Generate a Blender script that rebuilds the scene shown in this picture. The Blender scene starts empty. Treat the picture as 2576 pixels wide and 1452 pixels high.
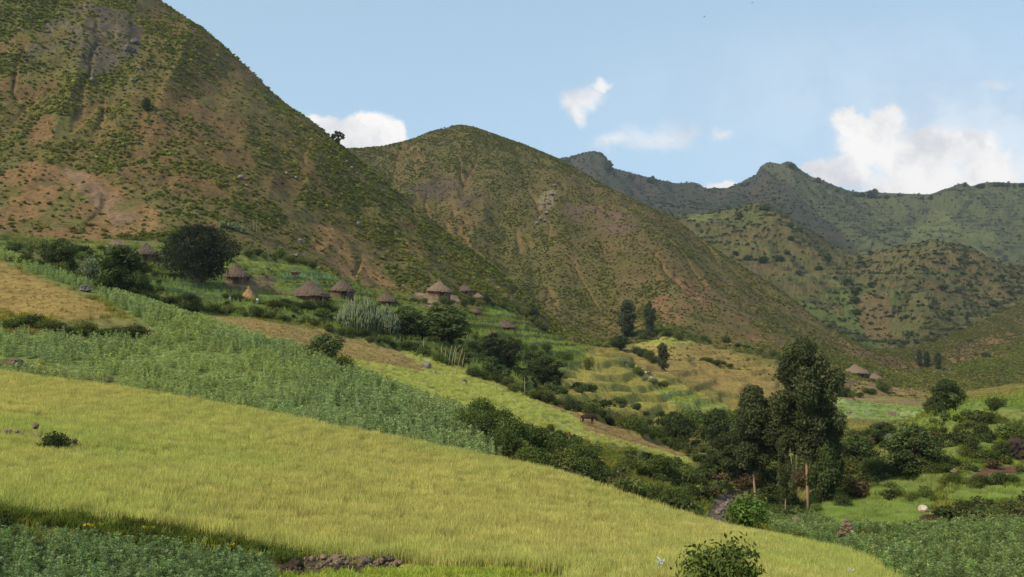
import bpy, bmesh, math, random
import numpy as np
from mathutils import Vector, Matrix
random.seed(7)
RNG = np.random.default_rng(11)
SC = bpy.context.scene
COL = SC.collection

# ------------------------------------------------------------------ camera
FPX = 2474.0                      # focal length in units of a 2576 px wide picture
PITCH = math.atan((900 - 726) / FPX)
cam_d = bpy.data.cameras.new("camera"); cam = bpy.data.objects.new("camera", cam_d); COL.objects.link(cam)
cam_d.sensor_width = 36; cam_d.lens = 36 * FPX / 2576
cam_d.clip_start = 0.3; cam_d.clip_end = 20000
cam.location = (0, 0, 0); cam.rotation_euler = (math.pi / 2 + PITCH, 0, 0)
SC.camera = cam

# ------------------------------------------------------------------ light
SUN_EL = math.radians(42); SUN_AZ = math.radians(232)     # compass-like: 0 = +Y, clockwise
SUN_STRENGTH, SKY_STRENGTH, EXPOSURE = 4.0, 0.125, 0.25
sd = bpy.data.lights.new("sun", 'SUN'); sun = bpy.data.objects.new("sun", sd); COL.objects.link(sun)
sd.energy = SUN_STRENGTH; sd.angle = math.radians(0.6); sd.color = (1.0, 0.89, 0.68)
SUN_DIR = Vector((math.sin(SUN_AZ) * math.cos(SUN_EL), math.cos(SUN_AZ) * math.cos(SUN_EL), math.sin(SUN_EL)))
sun.rotation_euler = SUN_DIR.to_track_quat('Z', 'Y').to_euler()
SC.view_settings.view_transform = 'Standard'; SC.view_settings.look = 'None'
SC.view_settings.exposure = EXPOSURE; SC.view_settings.gamma = 1
SC.cycles.max_bounces = 4; SC.cycles.diffuse_bounces = 2; SC.cycles.volume_bounces = 0
SC.cycles.transparent_max_bounces = 4; SC.cycles.caustics_reflective = False; SC.cycles.caustics_refractive = False


def px_dir(U, V):
    """(a, t) = (x/y, z/y) of the sight line through picture point (U, V)"""
    u = (U - 1288.0) / FPX; v = (726.0 - V) / FPX
    d = math.cos(PITCH) - v * math.sin(PITCH)
    return u / d, (math.sin(PITCH) + v * math.cos(PITCH)) / d


class NT:
    def __init__(s, tree): s.t = tree; s.t.nodes.clear()
    def n(s, typ, **kw):
        nd = s.t.nodes.new(typ)
        for k, v in kw.items():
            if k.startswith('i_'):
                key = k[2:]; key = int(key) if key.isdigit() else key.replace('_', ' ')
                nd.inputs[key].default_value = v
            else: setattr(nd, k, v)
        return nd
    def l(s, a, b): s.t.links.new(a, b)
    def math(s, op, a, b=None, clamp=False):
        nd = s.t.nodes.new('ShaderNodeMath'); nd.operation = op; nd.use_clamp = clamp
        for i, x in enumerate((a, b)):
            if x is None: continue
            if isinstance(x, (int, float)): nd.inputs[i].default_value = x
            else: s.l(x, nd.inputs[i])
        return nd.outputs[0]
    def vmath(s, op, a, b=None):
        nd = s.t.nodes.new('ShaderNodeVectorMath'); nd.operation = op
        for i, x in enumerate((a, b)):
            if x is None: continue
            if isinstance(x, (tuple, list)): nd.inputs[i].default_value = x
            else: s.l(x, nd.inputs[i])
        return nd.outputs['Value'] if op in ('LENGTH', 'DOT_PRODUCT') else nd.outputs[0]
    def mix(s, f, a, b, blend='MIX'):
        nd = s.t.nodes.new('ShaderNodeMix'); nd.data_type = 'RGBA'; nd.blend_type = blend
        for sock, x in ((nd.inputs['Factor'], f), (nd.inputs['A'], a), (nd.inputs['B'], b)):
            ins = sock
            if isinstance(x, (int, float)): ins.default_value = x
            elif isinstance(x, (tuple, list)): ins.default_value = tuple(x) + ((1,) if len(x) == 3 else ())
            else: s.l(x, ins)
        return nd.outputs['Result']
    def rng(s, x, a, b, c=0.0, d=1.0, typ='SMOOTHSTEP'):
        nd = s.t.nodes.new('ShaderNodeMapRange'); nd.interpolation_type = typ
        s.l(x, nd.inputs['Value'])
        for k, v in zip(('From Min', 'From Max', 'To Min', 'To Max'), (a, b, c, d)): nd.inputs[k].default_value = v
        return nd.outputs['Result']


def mixsock(nt_, f, a, b, blend='MIX'): return nt_.mix(f, a, b, blend)


def make_world():
    w = bpy.data.worlds.new("World"); SC.world = w; w.use_nodes = True
    nt = NT(w.node_tree)
    sky = nt.n('ShaderNodeTexSky', sky_type='NISHITA', sun_disc=False, sun_elevation=SUN_EL, sun_rotation=SUN_AZ,
               altitude=2200, air_density=1.0, dust_density=3.0, ozone_density=1.5)
    tc = nt.n('ShaderNodeTexCoord')
    sep = nt.n('ShaderNodeSeparateXYZ'); nt.l(tc.outputs['Generated'], sep.inputs[0])
    y = nt.math('MAXIMUM', sep.outputs['Y'], 0.02)
    comb = nt.n('ShaderNodeCombineXYZ')
    nt.l(nt.math('DIVIDE', sep.outputs['X'], y), comb.inputs[0]); nt.l(nt.math('DIVIDE', sep.outputs['Z'], y), comb.inputs[1])
    p = comb.outputs[0]
    nz = nt.n('ShaderNodeTexNoise', i_Scale=16.0, i_Detail=8.0, i_Roughness=0.6); nt.l(p, nz.inputs['Vector'])
    off = nt.vmath('MULTIPLY', nt.vmath('SUBTRACT', nz.outputs['Color'], (0.5, 0.5, 0.5)), (0.042, 0.042, 0))
    nz2 = nt.n('ShaderNodeTexNoise', i_Scale=60.0, i_Detail=5.0, i_Roughness=0.6); nt.l(p, nz2.inputs['Vector'])
    off2 = nt.vmath('MULTIPLY', nt.vmath('SUBTRACT', nz2.outputs['Color'], (0.5, 0.5, 0.5)), (0.016, 0.016, 0))
    q = nt.vmath('ADD', nt.vmath('ADD', p, off), off2)
    clouds = [  # (U, V, rx, ry) puffs of each cloud, edge softness, cover
        ([(880, 355, 95, 75), (955, 345, 85, 76), (1005, 340, 40, 58), (800, 312, 66, 38), (925, 322, 85, 56), (900, 400, 160, 50), (775, 340, 70, 66)], 0.45, 1.0),
        ([(1470, 238, 68, 38), (1445, 262, 50, 56), (1458, 288, 30, 40), (1512, 216, 40, 22)], 0.8, .85),
        ([(1650, 342, 135, 46), (1705, 328, 95, 46), (1550, 352, 80, 34), (1815, 350, 40, 28)], 1.0, .62),
        ([(1815, 486, 75, 48), (1830, 470, 40, 28)], 0.45, 1.0),
        ([(2150, 330, 75, 48), (2225, 320, 62, 46), (2185, 370, 120, 70), (2130, 430, 95, 60), (2300, 410, 130, 90), (2380, 368, 95, 66), (2455, 372, 80, 52), (2225, 300, 50, 40), (2130, 310, 60, 40), (2520, 440, 60, 60),
          (2470, 420, 80, 70), (2340, 470, 260, 70), (2080, 440, 60, 45), (2030, 430, 40, 20), (2330, 350, 50, 30)], 0.5, 1.0),
        ([(2505, 205, 60, 18)], 0.8, .5),
        ([(2560, 450, 90, 90)], 0.8, .6),
        ([(2500, 400, 480, 260)], 1.0, .42),
        ([(2250, 260, 1100, 330)], 1.0, .22),
    ]
    cover = None
    for puffs, soft, cov in clouds:
        m = None
        for U, V, rx, ry in puffs:
            a, t = px_dir(U, V)
            d = nt.vmath('LENGTH', nt.vmath('MULTIPLY', nt.vmath('SUBTRACT', q, (a, t, 0)), (FPX / rx, FPX / ry, 0)))
            k = nt.math('SUBTRACT', 1.0, d)
            m = k if m is None else nt.math('MAXIMUM', m, k)
        c = nt.rng(m, 0.0, soft, 0, cov)
        cover = c if cover is None else nt.math('SUBTRACT', 1.0, nt.math('MULTIPLY', nt.math('SUBTRACT', 1.0, cover), nt.math('SUBTRACT', 1.0, c)))
    nz3 = nt.n('ShaderNodeTexNoise', i_Scale=13.0, i_Detail=7.0, i_Roughness=0.6); nt.l(q, nz3.inputs['Vector'])
    shade = nt.rng(nz3.outputs['Fac'], 0.34, 0.60)
    ccol = nt.mix(shade, (5.1, 5.15, 5.35), (7.3, 7.1, 6.9))
    # thin high veil: palest near the horizon
    veil = nt.rng(sep.outputs['Z'], 0.02, 0.55, .62, .42, 'LINEAR')
    base = nt.mix(veil, sky.outputs[0], (4.5, 6.25, 7.25))
    col = nt.mix(cover, base, ccol)
    bg = nt.n('ShaderNodeBackground', i_Strength=SKY_STRENGTH); nt.l(col, bg.inputs[0])
    out = nt.n('ShaderNodeOutputWorld'); nt.l(bg.outputs[0], out.inputs[0])
    w.cycles.sampling_method = 'MANUAL'; w.cycles.sample_map_resolution = 512


make_world()

# ------------------------------------------------------------------ numpy noise
_T = [np.random.default_rng(100 + i).random((256, 256)) for i in range(8)]


def vnoise(x, y, k=0):
    T = _T[k % 8]
    xi = np.floor(x); yi = np.floor(y); fx = x - xi; fy = y - yi
    xi = xi.astype(np.int64) & 255; yi = yi.astype(np.int64) & 255
    fx = fx * fx * (3 - 2 * fx); fy = fy * fy * (3 - 2 * fy)
    x1 = (xi + 1) & 255; y1 = (yi + 1) & 255
    return (T[xi, yi] * (1 - fx) + T[x1, yi] * fx) * (1 - fy) + (T[xi, y1] * (1 - fx) + T[x1, y1] * fx) * fy


def fbm(x, y, size, octs=4, k=0, gain=0.5):
    s = 0; amp = 1; tot = 0; f = 1.0 / size
    for o in range(octs):
        s = s + amp * vnoise(x * f + 17.3 * o, y * f + 9.1 * o, k + o); tot += amp; amp *= gain; f *= 2.03
    return s / tot           # 0..1, mean .5


def sstep(x, a, b):
    t = np.clip((x - a) / (b - a), 0, 1); return t * t * (3 - 2 * t)


# ------------------------------------------------------------------ terrain: break lines, near to far, each (U, V, Y)
def P(*pts): return pts
FEAT = [
    ('z', P((-1, -70, 14), (0, -70, 6), (1, -70, 4))),
    ('z', P((-1, -3, -1.7), (0, -3, -1.7), (1, -3, -1.7))),
    ('z', P((-1, 3.5, -1.75), (0, 3.5, -1.75), (1, 3.5, -1.8))),
    ('z', P((-1, 18, -5.0), (0, 18, -6.0), (1, 20, -7.5))),
    ('p', P((-900, 1415, 27), (0, 1452, 27), (700, 1455, 29), (1300, 1455, 31), (1900, 1455, 36), (2200, 1455, 40), (2576, 1452, 42), (3500, 1430, 46))),
    ('p', P((-900, 1235, 33), (0, 1303, 33), (400, 1343, 33), (700, 1393, 33.5), (1000, 1428, 33.5), (1300, 1430, 33.6), (1700, 1430, 37), (2100, 1405, 46), (2300, 1385, 52), (2576, 1350, 58), (3500, 1270, 70))),
    ('p', P((-900, 1040, 50), (0, 1110, 50), (640, 1195, 48), (1280, 1290, 47), (1700, 1345, 49), (2000, 1375, 51), (2300, 1335, 64), (2576, 1300, 68), (3500, 1190, 80))),
    ('p', P((-900, 870, 74), (0, 945, 74), (400, 1000, 70), (800, 1075, 65), (1200, 1155, 61), (1400, 1198, 60), (1600, 1264, 58), (1800, 1330, 56), (1950, 1366, 55), (2100, 1335, 72), (2300, 1290, 80), (2576, 1245, 82), (3500, 1100, 95))),
    ('p', P((-900, 520, 128), (0, 640, 120), (150, 693, 112), (300, 748, 106), (500, 812, 98), (760, 893, 92), (1000, 985, 86), (1180, 1050, 80), (1290, 1155, 67), (1400, 1222, 68), (1600, 1265, 72), (1800, 1300, 82), (1990, 1292, 95), (2200, 1215, 100), (2400, 1130, 103), (2576, 1100, 106), (3500, 930, 120))),
    ('p', P((-900, 530, 140), (0, 650, 130), (300, 752, 117), (500, 812, 110), (760, 890, 100), (1000, 983, 93), (1180, 1047, 90), (1256, 1055, 92), (1330, 1077, 93), (1400, 1105, 95), (1500, 1125, 97), (1600, 1160, 98), (1750, 1225, 97), (1850, 1262, 98), (1990, 1240, 112), (2150, 1130, 118), (2390, 1035, 127), (2470, 1005, 130), (2576, 985, 130), (3500, 860, 140))),
    ('p', P((-900, 500, 158), (0, 612, 152), (300, 700, 146), (500, 788, 140), (700, 805, 138), (1000, 880, 134), (1182, 938, 132), (1281, 978, 130), (1405, 1020, 128), (1479, 1046, 126), (1597, 1093, 124), (1750, 1160, 122), (1850, 1195, 125), (1990, 1165, 140), (2150, 1085, 150), (2390, 1050, 152), (2576, 1010, 152), (3500, 880, 165))),
    ('p', P((-900, 460, 180), (0, 597, 184), (300, 640, 178), (500, 705, 175), (600, 735, 172), (770, 757, 172), (900, 780, 178), (1100, 805, 188), (1300, 850, 215), (1450, 895, 230), (1600, 930, 240), (1800, 965, 250), (2000, 995, 255), (2200, 1035, 212), (2576, 1015, 200), (3500, 900, 210))),
    ('p', P((-900, 420, 205), (0, 588, 203), (300, 608, 207), (500, 618, 212), (650, 640, 218), (800, 680, 225), (950, 735, 235), (1100, 748, 245), (1300, 800, 270), (1420, 862, 300), (1520, 878, 330), (1700, 852, 340), (1950, 905, 332), (2100, 942, 330), (2250, 978, 335), (2400, 990, 345), (2576, 965, 370), (3500, 850, 400))),
    ('p', P((-900, -480, 430), (-300, -330, 400), (0, -190, 392), (200, -90, 386), (370, 0, 380), (500, 87, 372), (600, 165, 366), (700, 260, 361), (780, 315, 358), (860, 378, 355), (1000, 490, 345), (1130, 590, 335), (1250, 680, 325), (1350, 770, 320), (1420, 838, 322), (1520, 868, 345), (1700, 790, 375), (1950, 855, 378), (2100, 905, 378), (2250, 955, 375), (2400, 960, 400), (2576, 900, 470), (3500, 780, 520))),
    ('p', P((-900, 60, 560), (370, 200, 470), (860, 480, 425), (1130, 670, 400), (1250, 730, 390), (1350, 790, 378), (1420, 825, 370), (1520, 842, 372), (1700, 740, 400), (1950, 820, 400), (2100, 880, 405), (2250, 935, 420), (2400, 925, 470), (2576, 850, 560), (3500, 740, 600))),
    ('p', P((-900, 380, 690), (370, 400, 640), (700, 405, 640), (870, 386, 640), (960, 378, 645), (1030, 362, 650), (1100, 338, 655), (1135, 329, 656), (1175, 325, 655), (1230, 343, 650), (1330, 378, 640), (1420, 414, 620), (1560, 492, 590), (1700, 553, 560), (1760, 600, 545), (1850, 660, 520), (1980, 742, 495), (2080, 828, 470), (2200, 893, 462), (2330, 905, 500), (2576, 800, 640), (3500, 720, 680))),
    ('p', P((-900, 480, 800), (870, 470, 760), (1170, 440, 780), (1420, 500, 760), (1700, 610, 700), (1850, 690, 640), (2080, 830, 560), (2200, 880, 545), (2330, 868, 560), (2576, 760, 720), (3500, 690, 800))),
    ('p', P((-900, 500, 950), (1170, 500, 950), (1420, 530, 950), (1600, 548, 930), (1720, 550, 920), (1830, 540, 900), (1920, 520, 900), (1960, 535, 890), (2000, 560, 880), (2100, 620, 860), (2150, 648, 850), (2230, 640, 850), (2350, 621, 850), (2460, 650, 870), (2576, 690, 900), (3500, 720, 950))),
    ('p', P((-900, 520, 1150), (1420, 540, 1100), (1720, 570, 1060), (1920, 575, 1040), (2150, 675, 990), (2350, 665, 980), (2576, 700, 1020), (3500, 730, 1100))),
    ('p', P((-900, 500, 1350), (1400, 490, 1380), (1600, 510, 1380), (1800, 530, 1350), (1950, 510, 1350), (2200, 580, 1280), (2400, 580, 1250), (2576, 600, 1250), (3500, 650, 1300))),
    ('p', P((-900, 430, 1800), (1250, 450, 1800), (1405, 412, 1790), (1440, 401, 1790), (1475, 391, 1780), (1500, 389, 1780), (1520, 396, 1770), (1527, 412, 1770), (1540, 434, 1765), (1580, 441, 1760), (1640, 458, 1750), (1700, 470, 1740), (1725, 467, 1740), (1745, 468, 1740), (1775, 484, 1740), (1830, 484, 1740), (1870, 465, 1730), (1903, 447, 1720), (1912, 425, 1715), (1930, 416, 1710), (1950, 419, 1710), (1962, 423, 1710), (1975, 416, 1705), (1995, 415, 1705), (2010, 432, 1700), (2040, 452, 1690), (2100, 477, 1680), (2150, 492, 1670), (2200, 494, 1660), (2260, 497, 1650), (2340, 499, 1640), (2375, 486, 1630), (2400, 476, 1625), (2425, 467, 1620), (2445, 475, 1620), (2480, 466, 1610), (2576, 468, 1600), (3500, 470, 1700))),
    ('z', P((-1, 2500, 60), (1, 2500, 60))),
    ('z', P((-1, 6000, 30), (1, 6000, 30))),
]
NROW = [6, 4, 10, 6, 22, 70, 70, 115, 20, 60, 75, 65, 260, 12, 180, 10, 95, 10, 45, 90, 6, 4]
BK, CM, RD, N0, NB, T0, T1, G0, G1, XX, YT, V1, V2, C1, B1, C2, B2, C3, B3, M4, C4, B4, EN = range(23)

Acols = np.concatenate([-np.geomspace(3.0, 0.602, 60), np.linspace(-0.6, 0.6, 960), np.geomspace(0.602, 3.0, 60)])
NC = len(Acols)


def feat_arrays():
    Ys = []; Zs = []
    for kind, pts in FEAT:
        if kind == 'z':
            a = np.array([p[0] for p in pts], float); y = np.array([p[1] for p in pts], float); z = np.array([p[2] for p in pts], float)
            Ys.append(np.interp(Acols, a, y)); Zs.append(np.interp(Acols, a, z)); continue
        at = [px_dir(U, V) for U, V, Y in pts]
        a = np.array([q[0] for q in at]); t = np.array([q[1] for q in at]); y = np.array([p[2] for p in pts], float)
        Y = np.interp(Acols, a, y); T = np.interp(Acols, a, t)
        Ys.append(Y); Zs.append((T, Y))
    Z = []
    for i, (Y, zz) in enumerate(zip(Ys, Zs)):
        if isinstance(zz, tuple): Z.append(zz[0] * zz[1])
        else: Z.append(zz)
    Ys = np.array(Ys); Z = np.array(Z)
    for i in range(len(FEAT)):
        w = 5 if i == C4 else 23
        k = np.hanning(w + 2)[1:-1]; k /= k.sum()
        for arr in (Ys, Z):
            pad = np.pad(arr[i], w // 2, mode='edge'); arr[i] = np.convolve(pad, k, 'valid')
    for i in range(1, len(FEAT)):
        Ys[i] = np.maximum(Ys[i], Ys[i - 1] + 0.5)
    return Ys, Z


FY, FZ = feat_arrays()


def pchip_rows():
    h = np.diff(FY, axis=0); d = np.diff(FZ, axis=0) / h
    m = np.zeros_like(FZ)
    w1 = 2 * h[1:] + h[:-1]; w2 = h[1:] + 2 * h[:-1]
    ok = d[:-1] * d[1:] > 0
    with np.errstate(divide='ignore', invalid='ignore'):
        hm = (w1 + w2) / (w1 / d[:-1] + w2 / d[1:])
    m[1:-1] = np.where(ok, hm, 0)
    m[0] = d[0]; m[-1] = d[-1]
    Yr, Zr, Sr = [], [], []
    for i, n in enumerate(NROW):
        for j in range(n):
            s = j / n
            y = FY[i] + s * h[i]
            h00 = 2 * s**3 - 3 * s**2 + 1; h10 = s**3 - 2 * s**2 + s; h01 = -2 * s**3 + 3 * s**2; h11 = s**3 - s**2
            z = h00 * FZ[i] + h10 * h[i] * m[i] + h01 * FZ[i + 1] + h11 * h[i] * m[i + 1]
            Yr.append(y); Zr.append(z); Sr.append(i + s)
    Yr.append(FY[-1]); Zr.append(FZ[-1]); Sr.append(len(FEAT) - 1.0)
    return np.array(Yr), np.array(Zr), np.array(Sr)


GY, GZ, GS = pchip_rows()
NR = len(GS)
ROW = {f: int(np.argmin(np.abs(GS - f))) for f in range(23)}
GX = Acols[None, :] * np.maximum(GY, 20.0)
S2 = np.repeat(GS[:, None], NC, 1)
FR = S2 - np.floor(S2)
BUMP = np.sin(np.pi * FR)          # 0 on break lines


def relief():
    z = GZ.copy()
    x, y = GX, GY
    near = (S2 < G1)
    z += np.where(S2 > NB, 1, 0) * np.where(near, (fbm(x, y, 7, 3, 1) - .5) * 0.35, 0)
    rb = sstep(GX, 16, 26) * sstep(S2, T1, T1 + .6) * (1 - sstep(S2, YT - .3, YT + .3))
    zz = z + (fbm(x, y, 13, 3, 2) - .5) * 3.0
    qz = zz / 1.5; fz = qz - np.floor(qz)
    z += rb * ((fbm(x, y, 13, 3, 2) - .5) * 3.0 * .5 + (np.floor(qz) + sstep(fz, .38, .62) - qz) * 1.5 * .8 + (fbm(x, y, 4, 3, 4) - .5) * 1.0)
    mid = (S2 >= G1) & (S2 < V2)
    z += np.where(mid, (fbm(x, y, 14, 4, 2) - .5) * 1.6 * (0.3 + 0.7 * BUMP), 0)
    # small terrace steps between the village and the fields
    def terr(zz, step, hard, amt):
        q = zz / step; f = q - np.floor(q)
        return (np.floor(q) + sstep(f, 0.5 - hard, 0.5 + hard) - q) * step * amt
    warp = (fbm(x, y, 30, 3, 5) - .5) * 3
    z += np.where((S2 >= YT) & (S2 < V2), terr(z + warp * 1.6, 1.9, .10, .8), 0)
    h1 = (S2 >= V2) & (S2 < B1)
    rid = 1 - np.abs(fbm(x * 1.0 + (z * 0.15), y * 0.33, 26, 4, 3) - .5) * 2
    crest = np.where(h1, np.where(S2 < C1, 1 - sstep(S2, C1 - .18, C1), 0.15), 0)
    z += np.where(h1, (rid - .88) * 6.5 * (0.05 + .95 * crest * BUMP) + (fbm(x, y, 5, 3, 6) - .5) * 1.5 * (0.3 + .7 * crest), 0)
    h2 = (S2 >= B1) & (S2 < B2)
    rid = 1 - np.abs(fbm(x, y * 0.3, 42, 4, 4) - .5) * 2
    crest = np.where(h2, 1 - sstep(S2, C2 - .25, C2), 0)
    z += np.where(h2, (rid - .88) * 12 * (0.04 + .96 * crest * BUMP) + (fbm(x, y, 8, 3, 6) - .5) * 2.0 * (0.3 + .7 * crest), 0)
    chn = 1 - sstep(np.abs(fbm(x + z * .1, y * .28, 24, 4, 2) - .5), .0, .022)
    z -= np.where((h1 & (S2 < C1 - .06)) | (h2 & (S2 < C2 - .06)), chn * np.where(h1, 1.0, 1.7) * sstep(fbm(x, y, 40, 2, 3), .35, .6), 0)
    h3 = (S2 >= B2) & (S2 < B3)
    z += np.where(h3, (fbm(x, y, 70, 5, 5) - .5) * 42 * (0.12 + .88 * BUMP), 0)
    z += np.where(h3, terr(z + warp * 2, 4.5, .15, .8), 0)
    h4 = (S2 >= B3)
    rid = 1 - np.abs(fbm(x, y * .35, 130, 5, 1) - .5) * 2
    crest = np.where(h4, 1 - sstep(S2, C4 - .45, C4 - .03), 0)
    z += np.where(h4, (rid - .97) * 70 * crest * np.maximum(BUMP, .3) + (fbm(x, y, 22, 3, 2) - .5) * 5 * (.25 + .75 * crest), 0)
    z += np.where(h4 & (x > 440) & (S2 < C4 - .02), terr(z + warp * 4, 7, .15, .7), 0)
    return z


GZ = relief()
# project every terrain vertex once: used to find places on the ground
with np.errstate(divide='ignore', invalid='ignore'):
    GT = np.where(GY > 1, GZ / GY, -9)
    _a = GX / np.maximum(GY, .1)
    _den = math.cos(PITCH) + GT * math.sin(PITCH)
    GU = 1288 + FPX * _a / _den
    GV = 726 - FPX * (GT * math.cos(PITCH) - math.sin(PITCH)) / _den


def gp(U, V, Ymin=0, Ymax=1e9):
    """world point where the sight line through (U, V) first meets the ground"""
    a, t = px_dir(U, V)
    ci = int(np.clip(np.searchsorted(Acols, a), 1, NC - 1))
    f = (a - Acols[ci - 1]) / (Acols[ci] - Acols[ci - 1])
    Yc = GY[:, ci - 1] * (1 - f) + GY[:, ci] * f; Zc = GZ[:, ci - 1] * (1 - f) + GZ[:, ci] * f
    T = np.where(Yc > 5, Zc / np.maximum(Yc, 1), -9)
    ok = np.where((T >= t) & (Yc >= Ymin) & (Yc <= Ymax))[0]
    if len(ok) == 0:
        m = (Yc >= Ymin) & (Yc <= min(Ymax, 2000)); i = np.where(m)[0][np.argmax(T[m])]
        return Vector((a * Yc[i], Yc[i], Zc[i]))
    i = ok[0]
    if i == 0 or T[i - 1] < -8: y = Yc[i]
    else:
        g = (t - T[i - 1]) / max(T[i] - T[i - 1], 1e-9); g = min(max(g, 0), 1); y = Yc[i - 1] + g * (Yc[i] - Yc[i - 1])
    return Vector((a * max(y, 20), y, float(np.interp(y, Yc, Zc))))


def ground_z(x, y):
    a = x / max(y, 20)
    ci = int(np.clip(np.searchsorted(Acols, a), 1, NC - 1))
    f = (a - Acols[ci - 1]) / (Acols[ci] - Acols[ci - 1])
    return float(np.interp(y, GY[:, ci - 1], GZ[:, ci - 1])) * (1 - f) + float(np.interp(y, GY[:, ci], GZ[:, ci])) * f


# ------------------------------------------------------------------ zones: ground colour, crops, scrub
_ax = GX / np.maximum(GY, 20) * 300; _az = GZ / np.maximum(GY, 20) * 300
JU = fbm(_ax, _az, 6, 4, 3) - .5; JV = fbm(_ax, _az, 6, 4, 6) - .5


def inpoly(poly, s0, s1, jit=3.0):
    """mask of terrain vertices inside a plot outline"""
    r0 = int(np.searchsorted(GS, s0)); r1 = int(np.searchsorted(GS, s1))
    m = np.zeros(GU.shape, bool)
    us = [p[0] for p in poly]; vs = [p[1] for p in poly]
    Us = GU[r0:r1] + JU[r0:r1] * 2 * jit; Vs = GV[r0:r1] + JV[r0:r1] * 1.4 * jit
    ins = np.zeros(Us.shape, bool); n = len(poly); j = n - 1
    for i in range(n):
        c = ((vs[i] > Vs) != (vs[j] > Vs)) & (Us < (us[j] - us[i]) * (Vs - vs[i]) / ((vs[j] - vs[i]) or 1e-9) + us[i])
        ins ^= c; j = i
    m[r0:r1] = ins
    return m


CCOL = np.zeros((NR, NC, 3)); CCOL[:] = (0.13, 0.12, 0.045)
CROP = np.zeros((NR, NC), np.int8)       # 1 teff 2 pale teff 3 legume 4 stubble 5 foreground legume 6 short grass 7 tall green grass
SCRUB = np.zeros((NR, NC))
SOIL = np.array((0.150, 0.086, 0.038)); DRY = np.array((0.094, 0.076, 0.029)); GRN = np.array((0.092, 0.092, 0.022)); ROCK = np.array((0.105, 0.082, 0.060))


def mixc(f, a, b): return a * (1 - f[..., None]) + b * f[..., None]


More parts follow.
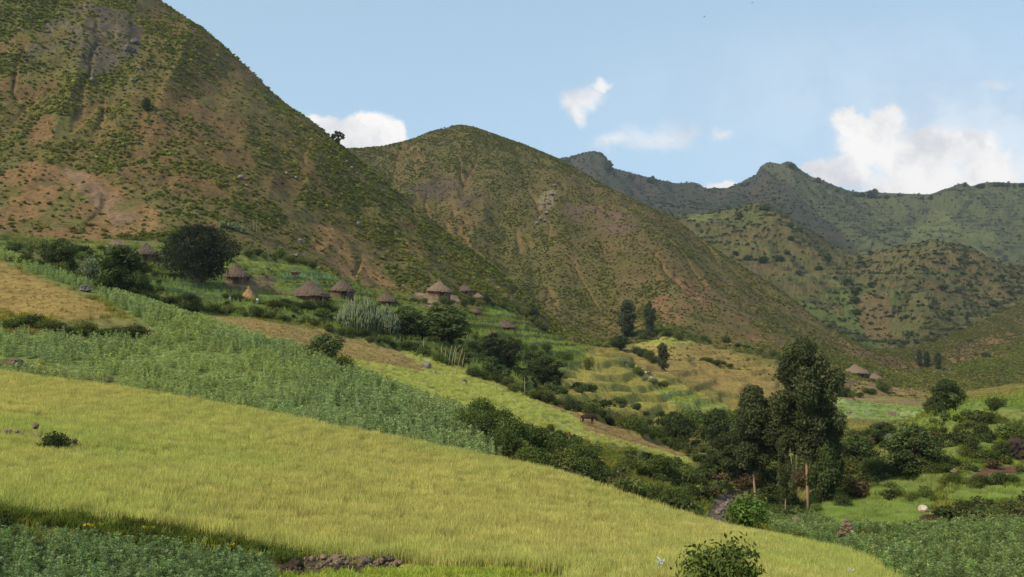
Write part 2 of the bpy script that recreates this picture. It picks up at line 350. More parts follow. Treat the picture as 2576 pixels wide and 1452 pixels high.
def paint():
    x, y = GX, GY
    n1 = fbm(x, y, 28, 4, 0); n2 = fbm(x, y, 7, 4, 3); n3 = fbm(x, y, 2.2, 3, 5)
    # default near ground
    base = mixc(sstep(n2, .35, .65), np.array((0.15, 0.14, 0.04)), np.array((0.11, 0.13, 0.035)))
    CCOL[:] = base
    SCRUB[:] = 0
    CROP[(S2 > NB) & (S2 < V2)] = 6
    # slopes
    hill = S2 >= V2
    far1 = (S2 >= B1) & (S2 < B2)
    nn = fbm(x, y * .6, 45, 4, 2)
    veg = np.where(hill, sstep(nn * .6 + n2 * .4, .40, .60), 0)
    hc = mixc(sstep(n2 * .5 + n1 * .5, .38, .62), DRY, SOIL * .85)
    hc = mixc(veg * .55, hc, GRN)
    hc *= (0.85 + .3 * n3)[..., None]
    CCOL[hill] = hc[hill]
    SCRUB[hill] = (0.18 + .75 * veg)[hill]
    CROP[hill] = 0
    # second hill: browner and finer
    h2c = mixc(sstep(n1, .35, .65), np.array((0.102, 0.073, 0.031)), np.array((0.084, 0.070, 0.025)))
    CCOL[far1] = mixc(veg * .4, h2c, GRN * .95)[far1]
    SCRUB[far1] = (0.3 + .6 * veg)[far1]
    # third slope: patchwork of terraces
    h3 = (S2 >= B2) & (S2 < B3)
    px_ = np.floor(GZ / 4.8 + (fbm(x, y, 60, 2, 1) - .5) * 4); py_ = np.floor((x + (n1 - .5) * 40) / 42.0 + px_ * .37)
    hsh = np.modf(np.abs(np.sin(px_ * 12.9898 + py_ * 78.233) * 43758.5453))[0]
    pal = np.array([(0.098, 0.068, 0.029), (0.085, 0.078, 0.026), (0.118, 0.080, 0.034), (0.068, 0.080, 0.022), (0.094, 0.080, 0.028), (0.068, 0.068, 0.022)])
    patch = pal[(hsh * 5.99).astype(int)]
    CCOL[h3] = (mixc(sstep(n1, .3, .7) * .55, patch, np.array((0.080, 0.068, 0.027))))[h3]
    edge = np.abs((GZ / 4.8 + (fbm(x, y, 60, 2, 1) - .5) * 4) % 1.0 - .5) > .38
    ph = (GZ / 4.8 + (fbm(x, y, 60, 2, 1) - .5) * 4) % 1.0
    pale_strip = h3 & (ph > .62) & (ph < .84)  # pale field strip beside each dark terrace edge
    CCOL[pale_strip] = mixc(np.full(GX.shape, .6), CCOL, np.array((0.104, 0.096, 0.038)))[pale_strip]
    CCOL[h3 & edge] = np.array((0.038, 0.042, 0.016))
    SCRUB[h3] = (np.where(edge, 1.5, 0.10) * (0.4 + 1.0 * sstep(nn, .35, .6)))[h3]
    h4 = S2 >= B3
    CCOL[h4] = mixc(sstep(n1 * .5 + nn * .5, .4, .6), np.array((0.034, 0.037, 0.021)), np.array((0.052, 0.044, 0.027)))[h4]
    SCRUB[h4] = (.35 + .5 * veg)[h4]
    tz = h4 & (x > 420)
    st = np.abs((GZ / 6.5 + (fbm(x, y, 90, 2, 1) - .5) * 3) % 1.0 - .5)
    CCOL[tz] = mixc(sstep(st, .30, .42), np.array((0.070, 0.076, 0.030)), np.array((0.026, 0.028, 0.017)))[tz]

    SCRUB[tz] *= np.where(st > .36, 1.5, .3)[tz]

    def Z(poly, s0, s1, col=None, crop=None, scrub=None, jit=3, var=.12, mul=None):
        m = inpoly(poly, s0, s1, jit)
        if col is not None:
            c = np.array(col)[None, None, :] * (1 + var * 2 * (fbm(x, y, 6 if s1 <= V2 + .1 else 20, 3, 4) - .5))[..., None]
            if s1 > V2 + .5:
                al = (.9 * sstep(fbm(x, y, 7 if s1 <= C1 else 18, 4, 5), .30, .56))[..., None]
                CCOL[m] = (CCOL * (1 - al) + c * al)[m]
            else: CCOL[m] = c[m]
        if mul is not None: CCOL[m] = CCOL[m] * mul
        if crop is not None: CROP[m] = crop
        if scrub is not None: SCRUB[m] = scrub
        return m
    cl = sstep(fbm(x, y * .7, 7, 3, 1), .36, .60)
    hl = (S2 >= V2) & (S2 < B2)
    SCRUB[hl] *= (np.where(far1, .45 + .9 * cl, .34 + 1.1 * cl))[hl]
    CCOL[hl] = mixc(cl * veg * .45, CCOL, np.array((0.100, 0.102, 0.028)))[hl]
    zb = GZ
    ch = (1 - sstep(np.abs(fbm(x + zb * .1, y * .28, 24, 4, 2) - .5), .0, .03)) * sstep(fbm(x, y, 40, 2, 3), .35, .6)
    CCOL[hl] = mixc(ch * .55, CCOL, SOIL * 1.15)[hl]; SCRUB[hl] *= (1 - .6 * ch)[hl]
    ol = (S2 > YT) & (S2 < V2) & (GU > 1380)
    CCOL[ol] = (CCOL * np.array((1.30, 1.05, .95)))[ol]; CROP[ol] = 4
    rs = (S2 > T1) & (S2 < XX + .2) & (GU > 2150)
    CCOL[rs] = CCOL[rs] * np.array((1.05, 1.15, 1.0))
    # --- far light terraces
    Z([(2250, 560), (2360, 545), (2480, 570), (2500, 610), (2440, 650), (2350, 640), (2280, 620)], B3, C4, (0.095, 0.105, 0.038), scrub=.3, jit=55)
    Z([(1720, 540), (1830, 538), (1830, 552), (1740, 556)], B2, B3 + .6, (0.12, 0.14, 0.04), scrub=.05)
    Z([(1960, 790), (2100, 700), (2190, 760), (2180, 840), (2280, 880), (2200, 880), (2100, 840)], B2, B3, (0.080, 0.100, 0.028), scrub=.5, jit=26)
    Z([(2150, 760), (2190, 720), (2240, 740), (2230, 850), (2190, 850)], B2, B3, (0.112, 0.080, 0.036), scrub=.35, jit=26)
    Z([(2080, 850), (2300, 900), (2420, 960), (2300, 960), (2150, 900)], C1, C3, (0.135, 0.088, 0.038), scrub=.3, jit=20)
    Z([(2360, 880), (2480, 840), (2576, 850), (3100, 900), (3100, 940), (2430, 940)], B1, B3, (0.145, 0.09, 0.04), scrub=.25, jit=26)
    # --- bare soil on the near hill
    Z([(-800, 560), (-800, 380), (0, 440), (60, 400), (150, 415), (260, 445), (330, 490), (430, 540), (470, 560), (400, 592), (250, 602), (100, 622), (0, 600)], V2 - .3, C1, tuple(SOIL * 1.2), scrub=.12, jit=16)
    Z([(150, 420), (210, 430), (300, 500), (360, 545), (300, 575), (240, 520)], V2 - .3, C1, (0.18, 0.115, 0.068), scrub=.02, jit=12)
    Z([(60, 330), (110, 290), (200, 300), (240, 340), (180, 360), (90, 370)], V2, C1, tuple(SOIL), scrub=.12, jit=14)
    Z([(-50, 230), (60, 180), (170, 160), (150, 230), (40, 270)], V2, C1, tuple(SOIL * .8), scrub=.2, jit=14)
    Z([(60, 140), (110, 60), (220, 0), (340, 40), (350, 130), (250, 190), (120, 170)], V2, C1, tuple(ROCK * .9), scrub=.25, jit=18)
    Z([(330, 60), (360, 70), (350, 130), (320, 120)], V2, C1, tuple(ROCK * .6), scrub=.05, jit=6)
    Z([(760, 560), (850, 575), (910, 610), (960, 660), (1000, 720), (960, 735), (900, 715), (830, 660), (780, 610)], V2 - .5, C1, tuple(SOIL * 1.45), scrub=.12, jit=9)
    Z([(500, 540), (560, 560), (540, 590), (480, 570)], V2, C1, tuple(SOIL), scrub=.2, jit=9)
    Z([(980, 540), (1040, 560), (1080, 640), (1030, 620)], V2, C1, tuple(SOIL * .9), scrub=.3, jit=9)
    # --- second hill patches
    Z([(1640, 770), (1700, 700), (1790, 720), (1800, 790), (1740, 830), (1660, 830)], V2, C2, (0.165, 0.092, 0.045), scrub=.22, jit=22)
    Z([(1020, 470), (1120, 430), (1240, 460), (1180, 530), (1050, 520)], B1, C2, (0.080, 0.060, 0.040), scrub=.25, jit=26)
    Z([(1420, 510), (1560, 530), (1620, 560), (1560, 590), (1430, 560)], B1, C2, (0.105, 0.068, 0.045), scrub=.25, jit=26)
    Z([(1370, 480), (1400, 460), (1395, 520), (1365, 560), (1340, 570), (1350, 530)], B1, C2, (0.15, 0.12, 0.075), scrub=.25, jit=14)
    Z([(1140, 340), (1220, 400), (1280, 440), (1200, 420)], B1, C2, None, scrub=1.0, jit=8)
    # --- fields between village and stream
    Z([(1405, 905), (1500, 880), (1560, 925), (1700, 960), (1830, 1020), (1900, 1060), (1800, 1095), (1650, 1070), (1450, 1005), (1385, 965)], YT, V2, (0.255, 0.215, 0.05), crop=4)
    Z([(1560, 885), (1680, 845), (1760, 865), (1960, 925), (2010, 965), (1990, 1010), (1830, 995), (1760, 965), (1640, 935)], YT, V2 + .25, (0.25, 0.175, 0.055), crop=4, scrub=.03)
    Z([(1590, 852), (1700, 845), (1760, 865), (1700, 875), (1600, 868)], YT, V2 + .25, (0.24, 0.235, 0.055), crop=4, scrub=.03)
    Z([(1640, 975), (1720, 985), (1800, 1010), (1840, 1035), (1740, 1042), (1690, 1012)], YT, V2, (0.19, 0.215, 0.06), crop=6)
    Z([(1950, 905), (2110, 945), (2330, 985), (2350, 1010), (2100, 985), (1960, 960)], YT, V2 + .2, (0.185, 0.15, 0.055), crop=4, scrub=.05)
    Z([(2105, 1000), (2330, 1028), (2300, 1060), (2105, 1050)], YT, V2, (0.17, 0.215, 0.075), crop=6)
    Z([(2105, 990), (2335, 1012), (2335, 1022), (2105, 1000)], YT, V2, (0.20, 0.14, 0.07), crop=4)
    Z([(2130, 955), (2180, 960), (2330, 990), (2330, 1002), (2110, 980)], YT, V2 + .2, (0.205, 0.135, 0.065), crop=4)
    # --- village ground
    Z([(80, 615), (300, 625), (560, 640), (640, 650), (720, 690), (840, 700), (1000, 745), (1300, 810), (1400, 870), (1480, 905), (1300, 990), (1150, 925), (1000, 870), (700, 800), (500, 785), (300, 700)], YT, V2 + .15, (0.105, 0.135, 0.038), crop=7, scrub=.2, jit=8, var=.3)
    Z([(570, 640), (660, 650), (760, 665), (830, 690), (760, 702), (690, 680), (620, 668)], YT, V2 + .2, (0.17, 0.19, 0.045), crop=6, scrub=0)
    Z([(740, 672), (830, 690), (850, 705), (800, 715), (690, 705)], YT, V2 + .2, (0.105, 0.15, 0.06), crop=7, scrub=0)
    Z([(360, 700), (450, 705), (560, 730), (620, 750), (600, 762), (480, 745), (380, 725)], YT, V2, (0.115, 0.16, 0.055), crop=7)
    Z([(560, 700), (680, 690), (700, 720), (640, 740), (560, 730)], YT, V2, (0.16, 0.115, 0.06), crop=0)
    Z([(1040, 735), (1150, 742), (1160, 765), (1080, 775), (1040, 760)], YT, V2 + .2, (0.23, 0.16, 0.09), crop=0, scrub=0)
    Z([(1210, 760), (1250, 765), (1310, 795), (1260, 805), (1225, 790)], YT, V2 + .2, (0.15, 0.20, 0.045), crop=6, scrub=0)
    Z([(1300, 835), (1400, 845), (1480, 880), (1470, 900), (1350, 880)], YT, V2 + .2, (0.115, 0.15, 0.045), crop=7, scrub=.1)
    # --- tongue: brown then pale green
    tongue = [(490, 795), (640, 806), (800, 832), (1000, 884), (1182, 938), (1281, 978), (1405, 1020), (1479, 1045), (1597, 1092), (1750, 1160), (1720, 1165), (1597, 1130),
              (1504, 1117), (1392, 1103), (1330, 1076), (1256, 1054), (1144, 1034), (1070, 1003), (958, 965), (870, 930), (760, 893), (500, 814)]
    Z(tongue, G1 + .2, YT + .12, (0.30, 0.31, 0.10), crop=2)
    Z([(500, 793), (640, 804), (800, 830), (1000, 882), (1040, 905), (1075, 942), (980, 925), (870, 905), (780, 880), (700, 862), (620, 835), (540, 812)], G1 + .2, YT + .12, (0.225, 0.160, 0.055), crop=4)
    Z([(1306, 999), (1405, 1018), (1479, 1044), (1597, 1090), (1740, 1155), (1700, 1150), (1597, 1122), (1480, 1090), (1430, 1040)], XX, YT + .12, (0.25, 0.165, 0.062), crop=4)
    # --- near legume field and strip
    Z([(-800, 560), (-800, 835), (0, 838), (150, 846), (380, 858), (430, 800), (300, 750), (150, 695), (0, 640)], G0, XX + .1, (0.165, 0.15, 0.045), crop=6)
    leg = [(-800, 838), (0, 840), (200, 848), (370, 856), (400, 838), (330, 800), (290, 775), (230, 745), (100, 694), (0, 655), (-800, 560), (-800, 500), (0, 628), (60, 655), (200, 712), (300, 745),
           (500, 806), (590, 838), (760, 889), (870, 930), (1000, 980), (1100, 1012), (1180, 1043), (1206, 1108), (1290, 1156), (1200, 1156), (800, 1076), (400, 1001), (0, 946), (-800, 890)]
    Z(leg, G0 - .02, G1 + .25, (0.14, 0.18, 0.05), crop=3)
    Z([(-800, 560), (0, 662), (90, 700), (180, 738), (260, 768), (285, 795), (200, 805), (0, 790), (-800, 780)], G0, G1 + .25, (0.225, 0.155, 0.048), crop=4)
    # --- near teff
    Z([(-850, 880), (0, 946), (400, 1001), (800, 1076), (1200, 1156), (1400, 1199), (1600, 1265), (1800, 1331), (1950, 1367), (2100, 1400), (2200, 1425), (2300, 1560),
       (1000, 1560), (1000, 1432), (700, 1398), (400, 1345), (0, 1303), (-850, 1260)], NB - .5, G0 + .02, (0.31, 0.285, 0.09), crop=1)
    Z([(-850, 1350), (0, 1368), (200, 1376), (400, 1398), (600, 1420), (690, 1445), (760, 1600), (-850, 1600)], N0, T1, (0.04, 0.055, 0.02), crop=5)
    Z([(680, 1440), (1010, 1437), (1250, 1437), (1430, 1455), (1430, 1640), (680, 1640)], N0, T1, (0.20, 0.22, 0.045), crop=9)
    Z([(690, 1400), (1005, 1426), (1015, 1440), (690, 1447)], NB, T1, (0.085, 0.06, 0.035), crop=0)
    # --- lower right: grass, legumes, red cut
    Z([(2050, 1275), (2190, 1266), (2330, 1268), (2350, 1300), (2250, 1332), (2100, 1337), (2040, 1305)], T0, XX, (0.19, 0.20, 0.05), crop=1)
    Z([(2185, 1248), (2240, 1215), (2330, 1205), (2400, 1225), (2340, 1246)], T1, XX, (0.18, 0.19, 0.045), crop=1)
    Z([(2380, 1264), (2450, 1242), (3100, 1225), (3100, 1262)], T0, XX, (0.17, 0.19, 0.04), crop=1)
    Z([(2420, 1090), (2500, 1080), (2530, 1095), (2440, 1110)], G0, XX, (0.17, 0.19, 0.04), crop=1)
    Z([(2250, 1080), (2330, 1060), (2480, 1050), (2560, 1045), (2450, 1070), (2330, 1095)], G0, XX, (0.14, 0.17, 0.035), crop=7)
    Z([(1880, 1300), (2040, 1300), (2110, 1335), (2260, 1345), (2420, 1325), (3100, 1320), (3100, 1560), (2300, 1560), (2200, 1425), (2100, 1392), (1950, 1345)], NB - .5, G1, (0.09, 0.12, 0.04), crop=3)
    Z([(2300, 1290), (2400, 1275), (2576, 1270), (2576, 1315), (2400, 1325)], T0, G1, (0.10, 0.085, 0.035), crop=0, scrub=.5)
    Z([(2430, 1206), (2480, 1176), (2900, 1160), (2900, 1178), (2500, 1192)], G0, XX, (0.12, 0.06, 0.038), crop=0)
    Z([(2380, 1030), (2450, 1000), (2900, 985), (2900, 1010), (2450, 1040), (2300, 1090), (2200, 1100)], G1, XX + .1, (0.12, 0.165, 0.035), crop=7)
    # --- stream bed and undergrowth
    Z([(1760, 1325), (1790, 1268), (1825, 1238), (1890, 1232), (1900, 1262), (1850, 1300), (1840, 1335)], G0 + .1, YT, (0.13, 0.09, 0.072), crop=0)


paint()
# strips: unplanted banks between crops: (polyline, half width in m, colour)
STRIPS = [
    ([(5, 1108), (100, 1114), (190, 1142), (340, 1158)], .45, (0.10, 0.07, 0.045)),
    ([(15, 1054), (130, 1062), (220, 1074)], .30, (0.12, 0.085, 0.05)),
    ([(-80, 905), (0, 912), (100, 928), (200, 946), (285, 960)], 1.0, (0.10, 0.095, 0.03)),
    ([(790, 1080), (900, 1090), (985, 1100)], .5, (0.15, 0.09, 0.05)),
    ([(850, 1018), (1010, 1030)], .3, (0.05, 0.05, 0.025)),
    ([(585, 922), (670, 932)], .3, (0.05, 0.05, 0.025)),
    ([(260, 830), (420, 835), (520, 850)], .35, (0.06, 0.06, 0.025)),
    ([(1180, 990), (1320, 1015), (1420, 1035)], .5, (0.13, 0.10, 0.05)),
    ([(-60, 1300), (0, 1308), (200, 1325), (400, 1352), (640, 1394), (720, 1412)], .8, (0.07, 0.06, 0.025)),  # bank over the corner legumes, its shade put into the dark colour
]


def strips():
    for pl, hw, col in STRIPS:
        pts = [gp(u, v) for u, v in pl]
        d = np.full(GX.shape, 1e9)
        for a, b in zip(pts[:-1], pts[1:]):
            ax, ay, bx, by = a.x, a.y, b.x, b.y
            L2 = (bx - ax)**2 + (by - ay)**2
            t = np.clip(((GX - ax) * (bx - ax) + (GY - ay) * (by - ay)) / L2, 0, 1)
            d = np.minimum(d, np.hypot(GX - ax - t * (bx - ax), GY - ay - t * (by - ay)))
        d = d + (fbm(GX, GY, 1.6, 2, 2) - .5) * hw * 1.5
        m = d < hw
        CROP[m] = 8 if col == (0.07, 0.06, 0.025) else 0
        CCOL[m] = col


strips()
for (u, v, r) in [(2130, 1358, 1.7), (2008, 1330, 1.3), (2108, 1376, 1.1), (40, 926, 1.3), (2322, 1292, 1.0), (133, 1142, .9), (245, 735, 1.2), (215, 737, 1.2), (1372, 1436, .1)]:
    q = gp(u, v); m_ = np.hypot(GX - q.x, (GY - q.y) * .55) < r
    CROP[m_] = 0


# ------------------------------------------------------------------ mesh helpers
def np_mesh(name, verts, faces, mat=None, cols=None, smooth=False, mats=None, matidx=None):
    me = bpy.data.meshes.new(name)
    verts = np.asarray(verts, np.float32); faces = np.asarray(faces, np.int32)
    nf, k = faces.shape
    me.vertices.add(len(verts)); me.vertices.foreach_set('co', verts.ravel())
    me.loops.add(nf * k); me.loops.foreach_set('vertex_index', faces.ravel())
    me.polygons.add(nf); me.polygons.foreach_set('loop_start', np.arange(0, nf * k, k, dtype=np.int32))
    me.update(calc_edges=True)
    if smooth: me.polygons.foreach_set('use_smooth', np.ones(nf, bool))
    if cols is not None:
        at = me.color_attributes.new('Col', 'FLOAT_COLOR', 'POINT')
        c = np.ones((len(verts), 4), np.float32); c[:, :3] = cols; at.data.foreach_set('color', c.ravel())
    for m in (mats or ([mat] if mat else [])): me.materials.append(m)
    if matidx is not None: me.polygons.foreach_set('material_index', np.asarray(matidx, np.int32))
    return me


def link(name, me, parent=None, loc=None, rz=0, sc=None, label=None, cat=None, group=None, kind=None):
    o = bpy.data.objects.new(name, me); COL.objects.link(o)
    if parent is not None: o.parent = parent
    if loc is not None: o.location = loc
    o.rotation_euler = (0, 0, rz)
    if sc is not None: o.scale = (sc, sc, sc) if isinstance(sc, (int, float)) else sc
    if label: o['label'] = label
    if cat: o['category'] = cat
    if group: o['group'] = group
    if kind: o['kind'] = kind
    return o


# ------------------------------------------------------------------ materials
def new_mat(name):
    m = bpy.data.materials.new(name); m.use_nodes = True; return m, NT(m.node_tree)


def terrain_mat():
    m, nt = new_mat('earth')
    at = nt.n('ShaderNodeAttribute', attribute_name='Col')
    geo = nt.n('ShaderNodeNewGeometry')
    n1 = nt.n('ShaderNodeTexNoise', i_Scale=0.9, i_Detail=6.0, i_Roughness=.65); nt.l(geo.outputs['Position'], n1.inputs['Vector'])
    n2 = nt.n('ShaderNodeTexNoise', i_Scale=0.12, i_Detail=6.0, i_Roughness=.6); nt.l(geo.outputs['Position'], n2.inputs['Vector'])
    v = nt.math('ADD', nt.rng(n1.outputs['Fac'], .3, .7, -.42, .42, 'LINEAR'), nt.rng(n2.outputs['Fac'], .3, .7, .82, 1.18, 'LINEAR'))
    c = nt.vmath('MULTIPLY', at.outputs['Color'], v)
    n3 = nt.n('ShaderNodeTexNoise', i_Scale=2.2, i_Detail=4.0); nt.l(geo.outputs['Position'], n3.inputs['Vector'])
    c2 = nt.mix(nt.rng(n3.outputs['Fac'], .62, .75, 0, .35), c, (0.24, 0.19, 0.14))
    bmp = nt.n('ShaderNodeBump', i_Strength=.6, i_Distance=.6); nt.l(n1.outputs['Fac'], bmp.inputs['Height'])
    b = nt.n('ShaderNodeBsdfPrincipled', i_Roughness=.95); b.inputs['Specular IOR Level'].default_value = .1
    nt.l(c2, b.inputs['Base Color']); nt.l(bmp.outputs[0], b.inputs['Normal'])
    o = nt.n('ShaderNodeOutputMaterial'); nt.l(b.outputs[0], o.inputs[0])
    return m


def leaf_mat(name, col=None, inst=False, trans=.3, var=.25, rough=.6):
    """leaves; colour from a mean colour times the mesh's own leaf tint, or from the plant's own colour when scattered"""
    m, nt = new_mat(name)
    at = nt.n('ShaderNodeAttribute', attribute_name='Col')
    if inst:
        ic = nt.n('ShaderNodeAttribute', attribute_name='icol', attribute_type='INSTANCER'); base = ic.outputs['Color']
        oi = nt.n('ShaderNodeObjectInfo')
        k = nt.rng(oi.outputs['Random'], 0, 1, 1 - var, 1 + var, 'LINEAR')
        base = nt.vmath('SCALE', base); nt.l(k, base.node.inputs['Scale'])
    else:
        rgb = nt.n('ShaderNodeRGB'); rgb.outputs[0].default_value = tuple(col) + (1,); base = rgb.outputs[0]
        oi = nt.n('ShaderNodeObjectInfo')
        k = nt.rng(oi.outputs['Random'], 0, 1, 1 - var, 1 + var, 'LINEAR')
        base = nt.vmath('SCALE', base); nt.l(k, base.node.inputs['Scale'])
    c = nt.vmath('MULTIPLY', base, at.outputs['Color'])
    d = nt.n('ShaderNodeBsdfPrincipled', i_Roughness=.75); d.inputs['Specular IOR Level'].default_value = .08
    nt.l(c, d.inputs['Base Color'])
    t = nt.n('ShaderNodeBsdfTranslucent'); nt.l(nt.vmath('MULTIPLY', c, (1.2, 1.3, .6)), t.inputs['Color'])
    mx = nt.n('ShaderNodeMixShader')
    mx.inputs[0].default_value = trans
    nt.l(d.outputs[0], mx.inputs[1]); nt.l(t.outputs[0], mx.inputs[2])
    o = nt.n('ShaderNodeOutputMaterial'); nt.l(mx.outputs[0], o.inputs[0])
    return m


def plain_mat(name, c1, c2, scale=4.0, rough=.9, bump=.4, stretch=(1, 1, 1), detail=6):
    m, nt = new_mat(name)
    tc = nt.n('ShaderNodeTexCoord')
    v = nt.vmath('MULTIPLY', tc.outputs['Object'], stretch)
    n1 = nt.n('ShaderNodeTexNoise', i_Scale=scale, i_Detail=float(detail), i_Roughness=.65); nt.l(v, n1.inputs['Vector'])
    c = nt.mix(nt.rng(n1.outputs['Fac'], .35, .65), c1, c2)
    bmp = nt.n('ShaderNodeBump', i_Strength=bump, i_Distance=.08); nt.l(n1.outputs['Fac'], bmp.inputs['Height'])
    b = nt.n('ShaderNodeBsdfPrincipled', i_Roughness=rough); b.inputs['Specular IOR Level'].default_value = .2
    nt.l(c, b.inputs['Base Color']); nt.l(bmp.outputs[0], b.inputs['Normal'])
    o = nt.n('ShaderNodeOutputMaterial'); nt.l(b.outputs[0], o.inputs[0])
    return m


M_EARTH = terrain_mat()
M_INST = leaf_mat('scattered leaves', inst=True, trans=.4)
M_BARK = plain_mat('bark', (0.10, 0.07, 0.05), (0.20, 0.15, 0.11), 3, stretch=(1, 1, .25))
M_EUCBARK = plain_mat('peeling bark', (0.24, 0.14, 0.085), (0.46, 0.33, 0.22), 1.6, stretch=(1, 1, .3))
M_THATCH = plain_mat('thatch', (0.075, 0.052, 0.036), (0.145, 0.103, 0.070), 5, stretch=(1, 1, .35), bump=.8)
M_THATCH2 = plain_mat('fresh thatch', (0.125, 0.085, 0.055), (0.22, 0.155, 0.10), 5, stretch=(1, 1, .35), bump=.8)
M_STRAW = plain_mat('orange straw', (0.27, 0.15, 0.065), (0.38, 0.24, 0.11), 6, stretch=(1, 1, .3), bump=.8)
M_POLE = plain_mat('wall poles', (0.11, 0.065, 0.042), (0.28, 0.18, 0.12), 2.5, stretch=(1, 1, .2))
M_MUD = plain_mat('mud wall', (0.15, 0.085, 0.06), (0.22, 0.13, 0.09), 2.0)
M_DARK = plain_mat('doorway shade', (0.02, 0.015, 0.012), (0.04, 0.03, 0.02), 2.0)  # near black colour stands for the shade inside hut doorways
M_STONE = plain_mat('stone', (0.105, 0.072, 0.047), (0.23, 0.165, 0.115), 2.5, bump=.6)
M_STONEG = plain_mat('grey stone', (0.12, 0.10, 0.085), (0.22, 0.185, 0.16), 2.5, bump=.6)
M_STONEP = plain_mat('pale stone', (0.38, 0.30, 0.23), (0.50, 0.42, 0.34), 2.5, bump=.6)
M_ROCK = plain_mat('dark rock', (0.022, 0.015, 0.012), (0.065, 0.042, 0.030), 1.2, bump=.8)
M_WHITE = plain_mat('white cloth', (0.60, 0.58, 0.55), (0.72, 0.70, 0.68), 3)
M_COW = plain_mat('brown hide', (0.012, 0.007, 0.005), (0.045, 0.028, 0.02), 2)

# ------------------------------------------------------------------ terrain objects
def terrain_piece(name, r0, r1, label):
    n = r1 - r0 + 1
    v = np.stack([GX[r0:r1 + 1], GY[r0:r1 + 1], GZ[r0:r1 + 1]], -1).reshape(-1, 3)
    i = np.arange(n - 1)[:, None] * NC + np.arange(NC - 1)[None, :]
    f = np.stack([i, i + 1, i + 1 + NC, i + NC], -1).reshape(-1, 4)
    me = np_mesh(name, v, f, M_EARTH, cols=CCOL[r0:r1 + 1].reshape(-1, 3), smooth=True)
    link(name, me, kind='structure', label=label)


terrain_piece('ground', 0, ROW[V2], 'terraced farmland of the valley with fields and village slope')
terrain_piece('hill', ROW[V2], ROW[B1], 'steep scrubby hill on the left with bare brown soil patches')
terrain_piece('hill', ROW[B1], ROW[B2], 'rounded scrubby hill behind the village')
terrain_piece('hill', ROW[B2], ROW[B3], 'terraced lower hill across the valley')
terrain_piece('mountain', ROW[B3], NR - 1, 'far bluish mountain ridge with twin rocky knobs')



# ------------------------------------------------------------------ scattering
CELLX = None
def cells():
    global CELLX
    ax = GX[:-1, :-1]; ay = GY[:-1, :-1]; az = GZ[:-1, :-1]
    dx = GX[:-1, 1:] - ax
    dy = GY[1:, :-1] - ay
    area = np.abs(dx * dy)
    # hidden cells: below the running skyline of their column by a margin
    run = np.maximum.accumulate(np.where(GY > 15, GT, -9), axis=0)
    vis = (run - GT)[:-1, :-1] < 0.010
    a = np.abs(ax / np.maximum(ay, 20))
    CELLX = area * vis * (a < np.where(ay < 140, 0.80, 0.62)) * (S2[:-1, :-1] > NB - .8)


cells()


def sample(dens):
    """random ground points with dens (per m2) on the terrain cells -> arrays i, j, x, y, z"""
    lam = CELLX * dens[:-1, :-1]
    n = RNG.poisson(lam)
    i, j = np.nonzero(n); k = n[i, j]
    i = np.repeat(i, k); j = np.repeat(j, k)
    u = RNG.random(len(i)); v = RNG.random(len(i))
    def bl(G): return (G[i, j] * (1 - u) + G[i, j + 1] * u) * (1 - v) + (G[i + 1, j] * (1 - u) + G[i + 1, j + 1] * u) * v
    return i, j, bl(GX), bl(GY), bl(GZ)


def gn_group():
    g = bpy.data.node_groups.new('scatter', 'GeometryNodeTree')
    g.interface.new_socket('Geometry', in_out='INPUT', socket_type='NodeSocketGeometry')
    g.interface.new_socket('Kinds', in_out='INPUT', socket_type='NodeSocketCollection')
    g.interface.new_socket('Geometry', in_out='OUTPUT', socket_type='NodeSocketGeometry')
    gi = g.nodes.new('NodeGroupInput'); go = g.nodes.new('NodeGroupOutput')
    ci = g.nodes.new('GeometryNodeCollectionInfo'); ci.inputs['Separate Children'].default_value = True; ci.inputs['Reset Children'].default_value = True
    g.links.new(gi.outputs[1], ci.inputs[0])
    ip = g.nodes.new('GeometryNodeInstanceOnPoints'); ip.inputs['Pick Instance'].default_value = True
    g.links.new(gi.outputs[0], ip.inputs['Points']); g.links.new(ci.outputs[0], ip.inputs['Instance'])
    def attr(nm, typ):
        n = g.nodes.new('GeometryNodeInputNamedAttribute'); n.data_type = typ; n.inputs[0].default_value = nm; return n.outputs[0]
    g.links.new(attr('idx', 'INT'), ip.inputs['Instance Index'])
    g.links.new(attr('rot', 'FLOAT_VECTOR'), ip.inputs['Rotation'])
    g.links.new(attr('scl', 'FLOAT_VECTOR'), ip.inputs['Scale'])
    g.links.new(ip.outputs[0], go.inputs[0])
    return g


GN = gn_group()


def scatter(name, pts, scl, kinds, icol, label, tilt=.12):
    x, y, z = pts; n = len(x)
    me = bpy.data.meshes.new(name); me.vertices.add(n)
    me.vertices.foreach_set('co', np.stack([x, y, z], -1).astype(np.float32).ravel())
    a = me.attributes.new('idx', 'INT', 'POINT'); a.data.foreach_set('value', RNG.integers(0, len(kinds.objects), n).astype(np.int32))
    r = np.stack([RNG.normal(0, tilt, n), RNG.normal(0, tilt, n), RNG.random(n) * 6.283], -1).astype(np.float32)
    a = me.attributes.new('rot', 'FLOAT_VECTOR', 'POINT'); a.data.foreach_set('vector', r.ravel())
    if np.ndim(scl) == 1: scl = np.stack([scl, scl, scl], -1)
    a = me.attributes.new('scl', 'FLOAT_VECTOR', 'POINT'); a.data.foreach_set('vector', scl.astype(np.float32).ravel())
    a = me.attributes.new('icol', 'FLOAT_COLOR', 'POINT'); c = np.ones((n, 4), np.float32); c[:, :3] = icol; a.data.foreach_set('color', c.ravel())
    o = link(name, me, kind='stuff', label=label)
    md = o.modifiers.new('scatter', 'NODES'); md.node_group = GN
    md[GN.interface.items_tree['Kinds'].identifier] = kinds
    print('scatter', name, n)
    return o


